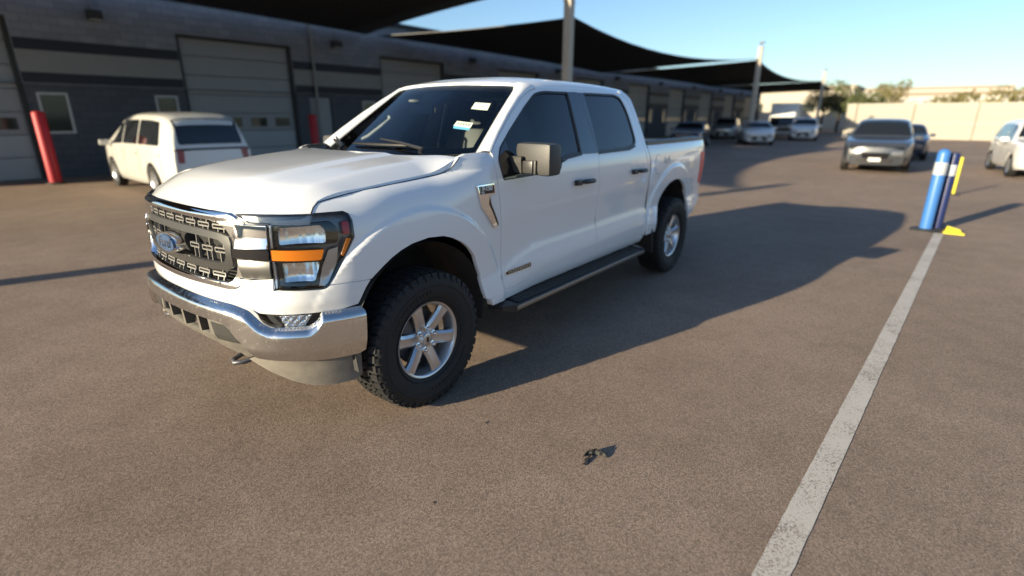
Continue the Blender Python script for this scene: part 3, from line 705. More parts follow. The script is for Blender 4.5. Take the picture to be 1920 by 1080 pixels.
# lower valance: textured plastic with the vent opening and the air dam below
def Lv(s,z,off=0):
    x,y,nx,ny=BUMP.at(s); k=.035+.10*max(0,(.60-z))/.25-off; return (x-nx*k,y-ny*k,z)
vent=fillet([(.300,.702,.01),(.312,.590,.01),(.0,.580,0),(-.312,.590,.01),(-.300,.702,.01),(0,.704,0)])
lvh=[(0,.712),(.3,.712),(.48,.706),(.54,.67),(.62,.60),(.70,.535),(.68,.505),(.60,.490),(.5,.500),(.38,.525),(.3,.545),(.15,.552),(0,.555)]
lv=gpv=panel('lower_valance',lvh+[(-s,z) for s,z in reversed(lvh[1:-1])],Lv,M['valance'],bmp,sp=.03,dep=.04,holes=[vent])
panel('vent_backing',vent,Lv,M['dark'],bmp,sp=.08,dep=0,off=-.06)
for s in (-.19,0,.19):
    MB().hexa([Lv(s-.012,.580,-.05),Lv(s+.012,.580,-.05),Lv(s+.012,.580,.0),Lv(s-.012,.580,.0),Lv(s-.012,.704,-.05),Lv(s+.012,.704,-.05),Lv(s+.012,.704,.0),Lv(s-.012,.704,.0)]).build('vent_slat',M['valance'],bmp)
for sg in (1,-1):
    panel('valance_recess',[(sg*.335,.672),(sg*.455,.672),(sg*.55,.585),(sg*.36,.578)],Lv,M['grille_grey'],bmp,sp=.03,dep=.01,off=.003)
    dm=[(sg*.58,.502),(sg*.70,.520),(sg*.90,.512),(sg*1.21,.510),(sg*1.215,.36),(sg*1.17,.335),(sg*1.05,.336),(sg*.93,.350),(sg*.82,.385),(sg*.70,.440)]
    def Ad(s,z,off=0):
        x,y,nx,ny=BUMP.at(s); k=.045+.16*max(0,(.52-z))*.9-off; return (x-nx*k,y-ny*k,z)
    panel('air_dam',dm,Ad,M['dusty_plastic'],bmp,sp=.03,dep=.03)
    # tow hook
    x0,y0=(.865 if sg>0 else .80),sg*.50
    MB().tube([(x0-.12,y0-sg*.03,.515),(x0,y0-sg*.03,.500),(x0+.045,y0-sg*.018,.492),(x0+.055,y0+sg*.02,.490),(x0+.02,y0+sg*.05,.492),(x0-.12,y0+sg*.055,.50)],.013,8).build('tow_hook',M['dark_rim'],truck,60)
# --- running boards
def board(mir):
    sg=-1 if mir else 1
    def sec(x): 
        return [(x,sg*.930,.470),(x,sg*1.06,.462),(x,sg*1.088,.455),(x,sg*1.092,.432),(x,sg*1.06,.412),(x,sg*.93,.420)]
    V=[];F=[]
    for x in (-.70,-2.72): V+=sec(x)
    for j in range(6):
        q=(j,(j+1)%6,6+(j+1)%6,6+j); F.append(q)
    F+=[tuple(range(6))[::-1],tuple(range(6,12))]
    rb=mesh_obj('running_board',V,F,M['trim'],truck)
    MB().box((-1.71,sg*1.091,.446),(2.02,.014,.030),bev=.005).build('step_edge',M['satin'],rb,40)
    MB().box((-1.71,sg*1.005,.4705),(1.90,.105,.012),bev=.004).build('step_tread',M['step_pad'],rb)
    for k in range(44): MB().box((-.80-k*.0424,sg*1.005,.4785),(.010,.095,.006)).build('tread_rib',M['trim'],rb)
    for x,dx in ((-.66,.07),(-2.765,-.07)):
        b=MB(); a=x-dx*.75
        b.hexa([(a,sg*.925,.40),(a,sg*1.095,.412),(x+dx*.6,sg*1.03,.44),(x+dx*.9,sg*.925,.43),(a,sg*.925,.484),(a,sg*1.095,.468),(x+dx*.6,sg*1.03,.466),(x+dx*.9,sg*.925,.478)])
        b.build('step_end_cap',M['trim'],rb)
    for x in (-.95,-1.7,-2.5): MB().box((x,sg*.80,.46),(.05,.30,.04)).build('step_bracket',M['dark'],rb)
both(board)
# --- door mirrors
def mirror(mir):
    sg=-1 if mir else 1
    e=empty('side_mirror',(-.86,sg*.95,1.30),parent=truck)
    def X(n): n.parent=e; n.location=(0,0,0); return n
    rot=Matrix.Rotation(R(-4*sg),3,'Z')
    X(MB().box((-.055,sg*.145,.124),(.135,.290,.205),rot=rot,bev=.034).build('mirror_shell',M['mirror_plastic'],None,40))
    X(MB().hexa([( .035,sg*-.060,.105),(.045,sg*.078,.100),(-.02,sg*.078,.100),(-.03,sg*-.060,.105),( .04,sg*-.060,.14),(.045,sg*.078,.14),(-.02,sg*.078,.14),(-.03,sg*-.060,.14)]).build('mirror_arm_top',M['mirror_plastic'],None,30))
    X(MB().hexa([( .030,sg*-.005,.038),(.040,sg*.078,.036),(-.03,sg*.078,.036),(-.04,sg*-.005,.038),( .035,sg*-.070,.128),(.045,sg*.078,.122),(-.03,sg*.078,.122),(-.04,sg*-.070,.128)]).build('mirror_arm',M['mirror_plastic'],None,30))
    X(MB().box((.012,sg*.125,.076),(.055,.084,.080),rot=rot,bev=.010).build('mirror_knuckle',M['grille_grey'],None,40))
    X(MB().box((.004,sg*.176,.076),(.055,.020,.088),rot=rot,bev=.008).build('mirror_lip',M['satin'] if False else M['mirror_plastic'],None,40))
    X(MB().box((-.119,sg*.145,.124),(.012,.25,.165),rot=rot,bev=.004).build('mirror_glass',M['chrome'],None))
    X(MB().box((-.03,sg*-.01,.08),(.07,.10,.09),bev=.02).build('mirror_mount',M['trim'],None,40))
both(mirror)
# --- underbody, wells, engine bay
for cx in (0,-3.66):
    for sg in (1,-1):
        b=MB(); b.lathe([(sg*.50,.50),(sg*.945,.505)],20,'Y',(cx-.01 if cx==0 else cx,0,.50),R(-12),R(192))
        b.build('wheel_liner',M['liner'],truck,40)
        b=MB(); n=20; V=[(cx,sg*.50,.50)]+[(cx+.52*math.cos(R(-12+204*i/n)),sg*.50,.50+.52*math.sin(R(-12+204*i/n))) for i in range(n+1)]
        b.add(V,[(0,i+1,i+2) for i in range(n)]); b.build('wheel_liner_wall',M['dark'],truck)
for sg in (1,-1): MB().box((-2.0,sg*.44,.52),(5.2,.09,.17)).build('chassis_rail',M['dark'],truck)
MB().box((-1.75,0,.56),(2.35,1.84,.06)).build('floor_pan',M['dark'],truck)
MB().box((.02,0,.86),(1.15,.96,.62)).build('engine_block',M['dark'],truck)
MB().box((.62,0,.80),(.12,1.30,.70)).build('radiator_support',M['dark'],truck)
MB().box((-.60,0,.95),(.05,1.80,.80)).build('firewall',M['dark'],truck)
MB().box((-4.2,0,.60),(.9,1.5,.12)).build('spare_wheel_tray',M['dark'],truck)
for cx in (0,-3.66): MB().tube([(cx,-.72,.42),(cx,.72,.42)],.05,10).build('axle',M['dark'],truck)
# --- cabin
MB().box((-.86,0,1.30),(.50,1.66,.16),bev=.05).build('dashboard',M['interior'],truck,40)
MB().box((-1.02,.40,1.37),(.22,.42,.08),bev=.03).build('instrument_hood',M['interior'],truck,40)
MB().box((-1.10,-.02,1.36),(.04,.32,.18),bev=.01).build('dash_screen',M['gloss_black'],truck)
sw=empty('steering_wheel',(-1.28,.40,1.30),parent=truck); sw.rotation_euler=(0,R(-24),0)
b=MB(); b.tube([(0,.185*math.cos(2*math.pi*i/28),.185*math.sin(2*math.pi*i/28)) for i in range(28)],.016,8,closed=True); b.build('wheel_rim',M['interior'],sw,60)
b=MB(); b.box((.01,0,-.01),(.05,.16,.12),bev=.02); b.box((.01,0,0),(.02,.36,.03)); b.box((.01,0,-.09),(.02,.04,.16)); b.build('wheel_hub',M['satin'],sw)
def seat(x,y,wd,h):
    s=empty('seat',(x,y,.9),parent=truck)
    MB().box((.05,0,.08),(.52,wd,.20),bev=.06).build('seat_cushion',M['interior2'],s,40)
    MB().box((-.27,0,.38*h),(.16,wd,.60*h),rot=Matrix.Rotation(R(-14),3,'Y'),bev=.06).build('seat_back',M['interior2'],s,40)
    MB().box((-.37,0,.80*h),(.11,.27,.19),bev=.045).build('headrest',M['interior2'],s,40)
seat(-1.58,.40,.54,1.0); seat(-1.58,-.40,.54,1.0); seat(-2.45,.42,.60,.95); seat(-2.45,-.42,.60,.95)
MB().box((-.985,-.06,1.735),(.035,.25,.075),bev=.015).build('rearview_mirror',M['interior'],truck,40)
MB().box((-1.012,-.06,1.735),(.006,.22,.055)).build('rearview_mirror_glass',M['chrome'],truck)
panel('headliner',[(-2.84,.38),(-1.36,.38),(-1.28,.2),(-1.26,0),(-1.28,-.2),(-1.36,-.38),(-2.84,-.38),(-2.86,0)],Rf,M['headliner'],truck,sp=.15,dep=0,off=-.035)
for sg in (1,-1):
    MB().tube([(-.90+.03,sg*.70,1.50),(-.90-.01,sg*.665,1.52),(-1.02,sg*.62,1.60),(-1.11,sg*.60,1.66),(-1.12,sg*.625,1.68)],.017,8).build('grab_handle',M['headliner'],truck,60)
    MB().box((-1.37,sg*.33,1.835),(.20,.42,.02),rot=Matrix.Rotation(R(14),3,'Y'),bev=.008).build('sun_visor',M['headliner'],truck)
# --- wheels
def make_wheel():
    wh=empty('wheel',(0,.862,.42),parent=truck)
    prof=[(-.10,.228),(-.118,.245),(-.134,.285),(-.141,.325),(-.138,.365),(-.128,.392),(-.112,.403),(-.06,.407),(.06,.407),(.112,.403),(.128,.392),(.138,.365),(.141,.325),(.134,.285),(.118,.245),(.10,.228)]
    ty=MB().lathe(prof,72).build('tyre',M['rubber'],wh,50)
    b=MB(); n=46; da=2*math.pi/n
    def blk(a0,a1,y0,y1,r0,r1,sk=0,r2=None):
        pp=[]
        for r,rr in ((r0,r0),(r1,r1 if r2 is None else r2)):
            for a,y,q in ((a0,y0,r),(a1,y0,r),(a1+sk,y1,rr),(a0+sk,y1,rr)): pp.append((q*math.cos(a),y,q*math.sin(a)))
        b.hexa(pp)
    for i in range(n):
        a=i*da
        for sg in (1,-1):
            v=(i%2)*.010
            blk(a,a+da*.70,sg*.074,sg*(.122+v*.4),.400,.4195,da*.18*sg,.412)                    # shoulder
            blk(a+da*.05,a+da*.62,sg*.122,sg*(.134+v*.3),.372-(i%2)*.014,.409,0,.392)              # side biters
            blk(a+da*.30,a+da*.92,sg*.030,sg*.068,.400,.420,da*.30*sg)                            # inner rows
        blk(a+da*.05,a+da*.62,-.024,.024,.400,.420,da*.35)
    tr=b.build('tread_blocks',M['rubber'],wh); tr['kind']='stuff'
    # raised ring and rim protector ribs on the side wall
    b=MB(); b.lathe([(.1395,.345),(.1435,.343),(.1435,.339),(.1400,.336)],72); b.lathe([(.126,.262),(.131,.260),(.130,.255),(.124,.253)],72); b.build('sidewall_rib',M['rubber'],wh,50)
    for k,(a0,a1) in enumerate(((25,95),(205,275))):
        b=MB(); m=14
        for j in range(m):
            q0=R(a0+(a1-a0)*j/m); q1=R(a0+(a1-a0)*(j+.62)/m); dr=.012 if j%3 else .016
            pp=[]
            for y in (.137,.1432):
                for q,r in ((q0,.296),(q1,.296),(q1,.296+dr*1.6),(q0,.296+dr*1.6)): pp.append((r*math.cos(q),y-(.320-r)*.12,r*math.sin(q)))
            b.hexa(pp)
        b.build('sidewall_lettering',M['rubber'],wh)
    rim=MB().lathe([(-.10,.226),(-.09,.215),(0,.195),(.06,.205),(.088,.218),(.100,.2205),(.106,.226),(.108,.238),(.104,.243),(.096,.240)],64).build('rim',M['rim'],wh,40)
    MB().lathe([(.02,.0),(.02,.165),(.005,.17)],40).build('brake_disc',M['dark_rim'],wh,40)
    MB().box((.11,.03,.06),(.09,.05,.16),bev=.015).build('brake_caliper',M['dark_rim'],wh,40)
    for k in range(6):
        a=R(12+60*k); ca,sa=math.cos(a),math.sin(a); b=MB()
        secs=[(.050,.032,.074,.012),(.085,.040,.082,.014),(.13,.039,.092,.014),(.175,.038,.098,.014),(.212,.043,.101,.014),(.224,.052,.100,.010)]
        V=[];F=[]
        for r,hw,y,ch in secs:
            for t,dy in ((-hw,-.030),(-hw,-ch),(-hw*.62,-.001),(-hw*.18,-.003),(hw*.18,-.003),(hw*.62,-.001),(hw,-ch),(hw,-.030)):
                V.append((r*ca-t*sa,y+dy,r*sa+t*ca))
        for i in range(len(secs)-1):
            for j in range(7):
                q=i*8+j; F.append((q,q+8,q+9,q+1))
        b.add(V,F); b.build('spoke',M['rim'],wh,30)
        al=a+R(30); c=(.066*math.cos(al),0,.066*math.sin(al))
        MB().lathe([(.066,.017),(.080,.0175),(.082,.013),(.098,.0125),(.104,.008),(.105,0)],12,'Y',c).build('lug_nut',M['chrome'],wh,40)
    MB().lathe([(.02,.088),(.060,.086),(.070,.080),(.074,.050),(.080,.046),(.083,.040),(.092,.036),(.095,.028),(.0955,0)],36).build('hub',M['rim'],wh,40)
    o=MB().lathe([(.0945,.020),(.0968,.018),(.0972,0)],28).build('centre_cap',M['gloss_black'],wh,40); o.scale=(.55,1,1)
    return wh
w0=make_wheel()
def put(w,x,y,rz,ry):
    w.location=(x,y,.42); w.rotation_euler=(0,ry,rz)
put(w0,0,.862,0,0)
for x,y,rz,ry in ((-3.70,.868,0,R(21)),(0,-.862,math.pi,R(10)),(-3.70,-.868,math.pi,R(40))):
    put(copy_tree(w0,truck),x,y,rz,ry)
# ================================================================== THE PLACE
def asphalt():
    m=bpy.data.materials.new('asphalt'); m.use_nodes=True; n=m.node_tree.nodes; l=m.node_tree.links; b=n['Principled BSDF']
    tc=n.new('ShaderNodeTexCoord')
    def noise(sc,det=4,ro=.6):
        t=n.new('ShaderNodeTexNoise'); t.inputs['Scale'].default_value=sc; t.inputs['Detail'].default_value=det; t.inputs['Roughness'].default_value=ro; l.new(tc.outputs['Object'],t.inputs['Vector']); return t.outputs[0]
    def ramp(src,p0,p1,c0,c1):
        r=n.new('ShaderNodeValToRGB'); e=r.color_ramp.elements; e[0].position=p0; e[1].position=p1; e[0].color=(*c0,1); e[1].color=(*c1,1); l.new(src,r.inputs[0]); return r.outputs[0]
    def mixc(f,a,c,mode='MIX'):
        x=n.new('ShaderNodeMix'); x.data_type='RGBA'; x.blend_type=mode
        if isinstance(f,float): x.inputs[0].default_value=f
        else: l.new(f,x.inputs[0])
        l.new(a,x.inputs[6]); l.new(c,x.inputs[7]); return x.outputs[2]
    fine=noise(88,4,.75); grain=noise(260,2,.5); big=noise(.35,5,.6); mid_=noise(3.0,5,.65)
    va=n.new('ShaderNodeTexVoronoi'); va.inputs['Scale'].default_value=150; va.inputs['Randomness'].default_value=1; l.new(tc.outputs['Object'],va.inputs['Vector'])
    sp_=n.new('ShaderNodeSeparateColor'); l.new(va.outputs['Color'],sp_.inputs[0])
    base=ramp(sp_.outputs[0],.05,.95,(.185,.139,.109),(.345,.262,.205))
    g=ramp(grain,.35,.70,(.72,.72,.72),(1.20,1.20,1.20)); c=mixc(.8,base,g,'MULTIPLY')
    f2=ramp(fine,.33,.66,(.78,.78,.78),(1.16,1.16,1.16)); c=mixc(.8,c,f2,'MULTIPLY')
    st=ramp(big,.35,.68,(.86,.85,.84),(1.10,1.10,1.10)); c=mixc(1.0,c,st,'MULTIPLY')
    s2=ramp(mid_,.34,.62,(.90,.89,.88),(1.04,1.04,1.04)); c=mixc(1.0,c,s2,'MULTIPLY')
    vo=n.new('ShaderNodeTexVoronoi'); vo.inputs['Scale'].default_value=70; l.new(tc.outputs['Object'],vo.inputs['Vector'])
    pale=ramp(vo.outputs['Distance'],.06,.16,(.40,.35,.30),(0,0,0)); pn=noise(38,1); pk=ramp(pn,.60,.66,(0,0,0),(1,1,1))
    c=mixc(pk,c,mixc(.35,c,pale,'ADD'))
    l.new(c,b.inputs['Base Color']); b.inputs['Roughness'].default_value=.88; b.inputs['Specular IOR Level'].default_value=.25
    bp=n.new('ShaderNodeBump'); bp.inputs['Strength'].default_value=.6; bp.inputs['Distance'].default_value=.005
    ad=n.new('ShaderNodeMath'); ad.operation='ADD'; l.new(sp_.outputs[0],ad.inputs[0]); l.new(grain,ad.inputs[1]); l.new(ad.outputs[0],bp.inputs['Height']); l.new(bp.outputs[0],b.inputs['Normal'])
    return m
M['asphalt']=asphalt()
def line_paint():
    m=mat('line_paint',(.50,.46,.41),.75); n=m.node_tree.nodes; l=m.node_tree.links; b=n['Principled BSDF']
    tc=n.new('ShaderNodeTexCoord'); t=n.new('ShaderNodeTexNoise'); t.inputs['Scale'].default_value=95; t.inputs['Detail'].default_value=5; t.inputs['Roughness'].default_value=.75
    l.new(tc.outputs['Object'],t.inputs['Vector']); t3=n.new('ShaderNodeTexNoise'); t3.inputs['Scale'].default_value=4; l.new(tc.outputs['Object'],t3.inputs['Vector'])
    a=n.new('ShaderNodeMath'); a.operation='MULTIPLY_ADD'; a.inputs[1].default_value=.35; l.new(t3.outputs[0],a.inputs[0]); l.new(t.outputs[0],a.inputs[2])
    r=n.new('ShaderNodeValToRGB'); e=r.color_ramp.elements; e[0].position=.55; e[1].position=.66; e[0].color=(.21,.175,.145,1); e[1].color=(.50,.46,.405,1)
    l.new(a.outputs[0],r.inputs[0]); l.new(r.outputs[0],b.inputs['Base Color'])
    bp=n.new('ShaderNodeBump'); bp.inputs['Strength'].default_value=.5; bp.inputs['Distance'].default_value=.004; l.new(t.outputs[0],bp.inputs['Height']); l.new(bp.outputs[0],b.inputs['Normal'])
    return m
M['line']=line_paint()
g=mesh_obj('ground',[(-1500,-1500,0),(1500,-1500,0),(1500,1500,0),(-1500,1500,0)],[(0,1,2,3)],M['asphalt']); g['kind']='structure'
def stripe(x0,y0,x1,y1,wd,n=1):
    d=Vector((x1-x0,y1-y0,0)); L=d.length; d/=L; nn=Vector((-d.y,d.x,0))*wd/2; V=[];F=[]; k=max(2,int(L/.06)); rj=random.Random(5)
    for i in range(k+1):
        p=Vector((x0,y0,.004))+d*L*i/k; V+=[p+nn*(1+rj.uniform(-.035,.035)),p-nn*(1+rj.uniform(-.035,.035))]
    F=[(2*i,2*i+1,2*i+3,2*i+2) for i in range(k)]
    o=mesh_obj('parking_line',V,F,M['line']); return o
ln=stripe(4.0,2.712,-8.25,3.425,.115); tag(ln,kind='structure')
# ---------------------------------------------------------------- the workshop building along the left
WY=-16.2
def blockwall(name,col,col2):
    m=mat(name,col,.9); n=m.node_tree.nodes; l=m.node_tree.links; b=n['Principled BSDF']
    tc=n.new('ShaderNodeTexCoord'); mp=n.new('ShaderNodeMapping'); mp.inputs['Rotation'].default_value=(R(90),0,0); l.new(tc.outputs['Object'],mp.inputs[0])
    br=n.new('ShaderNodeTexBrick'); br.inputs['Scale'].default_value=1; br.inputs['Brick Width'].default_value=.4; br.inputs['Row Height'].default_value=.2; br.inputs['Mortar Size'].default_value=.008
    br.inputs['Color1'].default_value=(*col,1); br.inputs['Color2'].default_value=(*col2,1); br.inputs['Mortar'].default_value=(col[0]*.6,col[1]*.6,col[2]*.6,1); l.new(mp.outputs[0],br.inputs[0])
    l.new(br.outputs[0],b.inputs['Base Color'])
    bp=n.new('ShaderNodeBump'); bp.inputs['Distance'].default_value=.012; bp.inputs['Strength'].default_value=.8; l.new(br.outputs['Fac'],bp.inputs['Height']); bp.invert=True; l.new(bp.outputs[0],b.inputs['Normal'])
    return m
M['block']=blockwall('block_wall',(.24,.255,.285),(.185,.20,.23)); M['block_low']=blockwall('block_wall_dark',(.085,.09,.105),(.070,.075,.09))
M['band_dark']=mat('band_navy',(.006,.008,.018),.6); M['band_light']=mat('band_grey',(.24,.24,.235),.7,noise=(2,.4,(.20,.20,.195)))
M['roller']=mat('shutter_grey',(.27,.275,.285),.55,noise=(1.5,.4,(.22,.225,.235))); M['shutter_low']=mat('shutter_pale',(.32,.35,.37),.5)
M['frame_pale']=mat('window_frame',(.42,.43,.42),.5); M['pane']=mat('dark_pane',(.035,.042,.036),.12)
M['red']=mat('bollard_red',(.40,.006,.016),.55,noise=(6,.4,(.32,.008,.014))); M['steel_base']=mat('cast_base',(.03,.03,.03),.7)
bld=tag(empty('garage_building',(0,WY,0)),'long grey block workshop building with navy bands and tall roller doors','building')
def bpart(o): o.location=Vector(o.location)-Vector((0,WY,0)); o.parent=bld; return o
def Wl(x,z,off=0): return (x,WY+off,z)
DC=[.2]+[-7.6-7.9*k for k in range(9)]; DW=3.85; DH=4.12
wins=[];md=[]
for k,c in enumerate(DC):
    r=c-DW/2                                   # its right-hand jamb as one faces it
    if k!=1: wins+= [(r-.22,r-.90,1.20,2.28),(r-3.05,r-3.70,1.20,2.28)]
    else: md.append((r-.55,r-1.50,.0,2.40)); wins.append((r-3.0,r-3.65,1.20,2.28))
holes=[[(c+DW/2,.001),(c-DW/2,.001),(c-DW/2,DH),(c+DW/2,DH)] for c in DC]+[[(a,z0),(b,z0),(b,z1),(a,z1)] for a,b,z0,z1 in wins]+[[(a,.002),(b,.002),(b,z1),(a,z1)] for a,b,z0,z1 in md]
X0,X1=3.4,-76.0
up_=[[ (c+DW/2,2.5),(c-DW/2,2.5),(c-DW/2,DH),(c+DW/2,DH)] for c in DC]
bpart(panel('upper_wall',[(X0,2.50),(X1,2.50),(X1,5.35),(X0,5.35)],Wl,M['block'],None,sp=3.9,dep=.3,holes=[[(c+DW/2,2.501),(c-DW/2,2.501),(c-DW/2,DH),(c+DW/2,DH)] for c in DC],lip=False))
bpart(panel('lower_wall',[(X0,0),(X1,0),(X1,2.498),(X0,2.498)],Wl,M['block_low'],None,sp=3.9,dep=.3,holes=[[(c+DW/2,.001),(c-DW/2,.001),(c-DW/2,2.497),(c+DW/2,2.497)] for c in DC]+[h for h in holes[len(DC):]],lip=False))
b=MB(); b.box(((X0+X1)/2,WY-7.2,5.2),(X0-X1,13.6,.25)); bpart(b.build('roof_deck',M['band_light']))
b=MB(); b.box((X0-.16,WY-7,2.6),(.3,13.4,5.2)); bpart(b.build('end_wall',M['block']))
b=MB(); b.box(((X0+X1)/2,WY-14,2.6),(X0-X1,.3,5.2)); bpart(b.build('back_wall',M['block']))
b=MB(); b.box((X1+.16,WY-7,2.6),(.3,13.4,5.2)); bpart(b.build('end_wall',M['block']))
b=MB(); b.box(((X0+X1)/2,WY+.03,5.41),(X0-X1+.1,.22,.14)); bpart(b.build('parapet_cap',M['band_dark']))
for k,c in enumerate(DC):
    # bands over the wall between this door and the next
    a=c-DW/2-.02; e=(DC[k+1]+DW/2+.02) if k+1<len(DC) else X1
    for z0,z1,m,nm,o in ((3.34,3.62,'band_dark','navy_band',.018),(2.785,3.335,'band_light','grey_band',.012),(2.52,2.78,'band_dark','navy_band',.018)):
        bpart(MB().box(((a+e)/2,WY+o-.03,(z0+z1)/2),(a-e,.06,z1-z0)).build(nm,M[m]))
    dr=empty('roller_door',(c,-.18,0),parent=bld)
    hp=DH/7
    for q in range(7): MB().box((0,0,hp*(q+.5)),(DW-.02,.05,hp-.015),bev=.012).build('door_section',M['shutter_low'] if q<2 else M['roller'],dr)
    for q in range(4): MB().box((-1.35+.9*q,.028,hp*2.5),(.58,.012,.30)).build('pane',M['pane'],dr)
    MB().box((0,.06,DH-.04),(DW,.10,.10)).build('door_header',M['steel_base'],dr)
for k,c in enumerate(DC):
    wl_=MB().box((c-DW/2-1.9,.14,4.35),(.34,.26,.24),bev=.03).build('wall_lamp',M['steel_base'],bld)
    MB().box((c-DW/2-1.9,.20,4.22),(.26,.16,.02)).build('lamp_lens',M['frame_pale'],wl_)
    MB().tube([(c-DW/2-1.9,.035,4.5),(c-DW/2-1.9,.035,5.3)],.022,8).build('conduit',M['band_light'],bld)
    for s in (-1,1): MB().box((c+s*(DW/2-.05),-.10,DH/2),(.09,.10,DH)).build('door_track',M['steel_base'],bld)
for (a,b_,z0,z1) in wins:
    wn=empty('window',((a+b_)/2,-.06,z0),parent=bld); w_=a-b_; h_=z1-z0
    MB().box((0,0,h_/2),(w_-.1,.02,h_-.1)).build('pane',M['pane'],wn)
    f=MB()
    for dx,dz,sx_,sz_ in ((0,.03,w_,.06),(0,h_-.03,w_,.06),(-w_/2+.03,h_/2,.06,h_-.12),(w_/2-.03,h_/2,.06,h_-.12)): f.box((dx,.02,dz),(sx_,.08,sz_))
    f.build('window_frame',M['frame_pale'],wn)
for (a,b_,z0,z1) in md:
    dn=empty('entrance_door',((a+b_)/2,-.08,0),parent=bld); MB().box((0,0,1.19),(a-b_-.06,.05,2.36),bev=.01).build('door_leaf',M['roller'],dn); MB().box((.36,.04,1.0),(.03,.05,.16)).build('handle',M['steel_base'],dn)
bpart(MB().tube([(-10.35,WY+.09,.1),(-10.35,WY+.09,5.2)],.055,10).build('downpipe',M['band_light'],None,50))
def bollard(x,y,h,label):
    e=tag(empty('red_bollard',(x,y,0)),label,'bollard','red bollards guarding the roller doors')
    MB().lathe([(.02,.135),(h-.05,.135),(h-.015,.115),(h,.07),(h,0)],24,'Z').build('post',M['red'],e,40)
    MB().lathe([(0,.20),(.03,.20),(.05,.15),(.05,.13)],24,'Z').build('footing',M['steel_base'],e,40)
bollard(-1.56,-14.6,1.78,'tall red bollard by the leftmost roller door, left of the white van')
bollard(-9.12,-14.6,1.74,'red bollard seen just above the pickup hood beside the windshield')
bollard(-21.5,-14.6,1.70,'dim red bollard under the shade sails behind the pickup cab')
bollard(-25.6,-14.6,1.70,'farther red bollard behind the pickup bed, in the shade')
# ---------------------------------------------------------------- shade sails and their posts
M['sail']=mat('shade_cloth',(.012,.011,.011),.9,bump=(60,.3,.01)); M['post']=mat('galvanised_post',(.46,.40,.32),.6,.0,noise=(5,.5,(.38,.32,.25))); M['cable']=mat('cable',(.08,.08,.08),.5,.6)
PY=-7.0; PX=[9.4,-13.95,-37.2,-62.0,-84.3]; AT=5.25
def sail(label,c,sags=(.1,.1,.1,.1),dips=(.25,.25,.25,.25)):
    c=[Vector(p) for p in c]; n=20; V=[];F=[]; cen=(c[0]+c[1]+c[2]+c[3])/4
    def edge(a,b,t,q=0):
        sag,dip=sags[q],dips[q]; p=a.lerp(b,t); m=(a+b)/2; k=4*t*(1-t); return p+(cen-m)*sag*2*k-Vector((0,0,dip*k))
    for i in range(n+1):
        u=i/n
        for j in range(n+1):
            v=j/n
            p=edge(c[0],c[1],u,0)*(1-v)+edge(c[3],c[2],u,2)*v+edge(c[0],c[3],v,3)*(1-u)+edge(c[1],c[2],v,1)*u
            p-=c[0]*(1-u)*(1-v)+c[1]*u*(1-v)+c[2]*u*v+c[3]*(1-u)*v; V.append(p)
    F=[(i*(n+1)+j,(i+1)*(n+1)+j,(i+1)*(n+1)+j+1,i*(n+1)+j+1) for i in range(n) for j in range(n)]
    e=tag(empty('shade_sail',c[0]),label,'shade sail','black shade sails over the yard')
    o=mesh_obj('sail_cloth',[v-c[0] for v in V],F,M['sail'],e,smooth=True); md_=o.modifiers.new('thickness','SOLIDIFY'); md_.thickness=.012
    for q in range(4):
        a,b_=c[q],c[(q+1)%4]; MB().tube([edge(a,b_,t/12,q)-c[0] for t in range(13)],.018,6).build('edge_cable',M['cable'],e)
WA=[(10.5,WY+.25,4.95),(-12.8,WY+.25,4.85),(-31.0,WY+.25,4.75),(-53.0,WY+.25,4.7)]
PP=[(x,PY,AT) for x in PX]
WA2=[(-13.3,WY+.25,4.85)]
sail('near black shade sail reaching over the roller doors at the top',[(9.2,PY,AT+.35),(-13.6,PY-.25,AT+.45),(-12.8,WY+.25,4.85),(10.5,WY+.25,4.95)],(.13,.03,.06,.1),(.3,.1,.0,.2))
sail('middle black shade sail stretched behind the pickup cab between the posts',[(-14.4,PY-.1,AT-.45),(-36.9,PY-.2,AT+.05),(-32.5,WY+.25,4.55),(-13.4,WY+.25,4.85)],(.08,.02,.05,.02),(.45,.0,.0,.0))
sail('farther black shade sail hung beyond the second steel post',[(-37.5,PY-.1,AT+.0),(-61.7,PY-.2,AT-.1),(-55,WY+.25,4.6),(-33.2,WY+.25,4.6)],(.06,.02,.05,.02),(.35,.0,.0,.0))
sail('farthest black shade sail, a thin dark strip beyond the third post',[(-62.3,PY-.1,AT-.1),(-84.0,PY-.1,AT-.1),(-75,WY+.25,4.6),(-55.6,WY+.25,4.6)],(.06,.05,.05,.02),(.3,.0,.0,.0))
def cpost(x,h,label,lamp):
    e=tag(empty('canopy_post',(x,PY,0)),label,'post','steel posts carrying the shade sails')
    MB().box((0,0,h/2),(.26,.26,h),bev=.02).build('column',M['post'],e); MB().box((0,0,.02),(.5,.5,.04)).build('base_plate',M['cable'],e)
    MB().box((0,0,h+.01),(.30,.30,.03)).build('cap',M['post'],e)
    for s in (-1,1):
        b=MB(); b.box((s*.20,-.05,AT+.0),(.14,.02,.22)); b.tube([(s*.24,-.06,AT+.02),(s*.55,-.12,AT-.02)],.02,6); b.build('sail_bracket',M['post'],e)
    if lamp: 
        l=MB(); l.tube([(0,0,h),(0,0,h+.15),(.15,.05,h+.22)],.03,6); l.box((.22,.08,h+.24),(.26,.30,.10),bev=.02); l.build('flood_lamp',M['cable'],e)
cpost(PX[0],6.1,'steel post standing out of view to the left, casting a thin shadow',False)
cpost(PX[1],6.4,'nearest tall steel post rising above the pickup roof',False)
cpost(PX[2],6.0,'second steel post with a flood lamp, right of the pickup',True)
cpost(PX[3],6.0,'third steel post with a flood lamp, beyond the white cars',True)
cpost(PX[4],5.8,'last steel post, tiny at the far end of the shade sails',False)
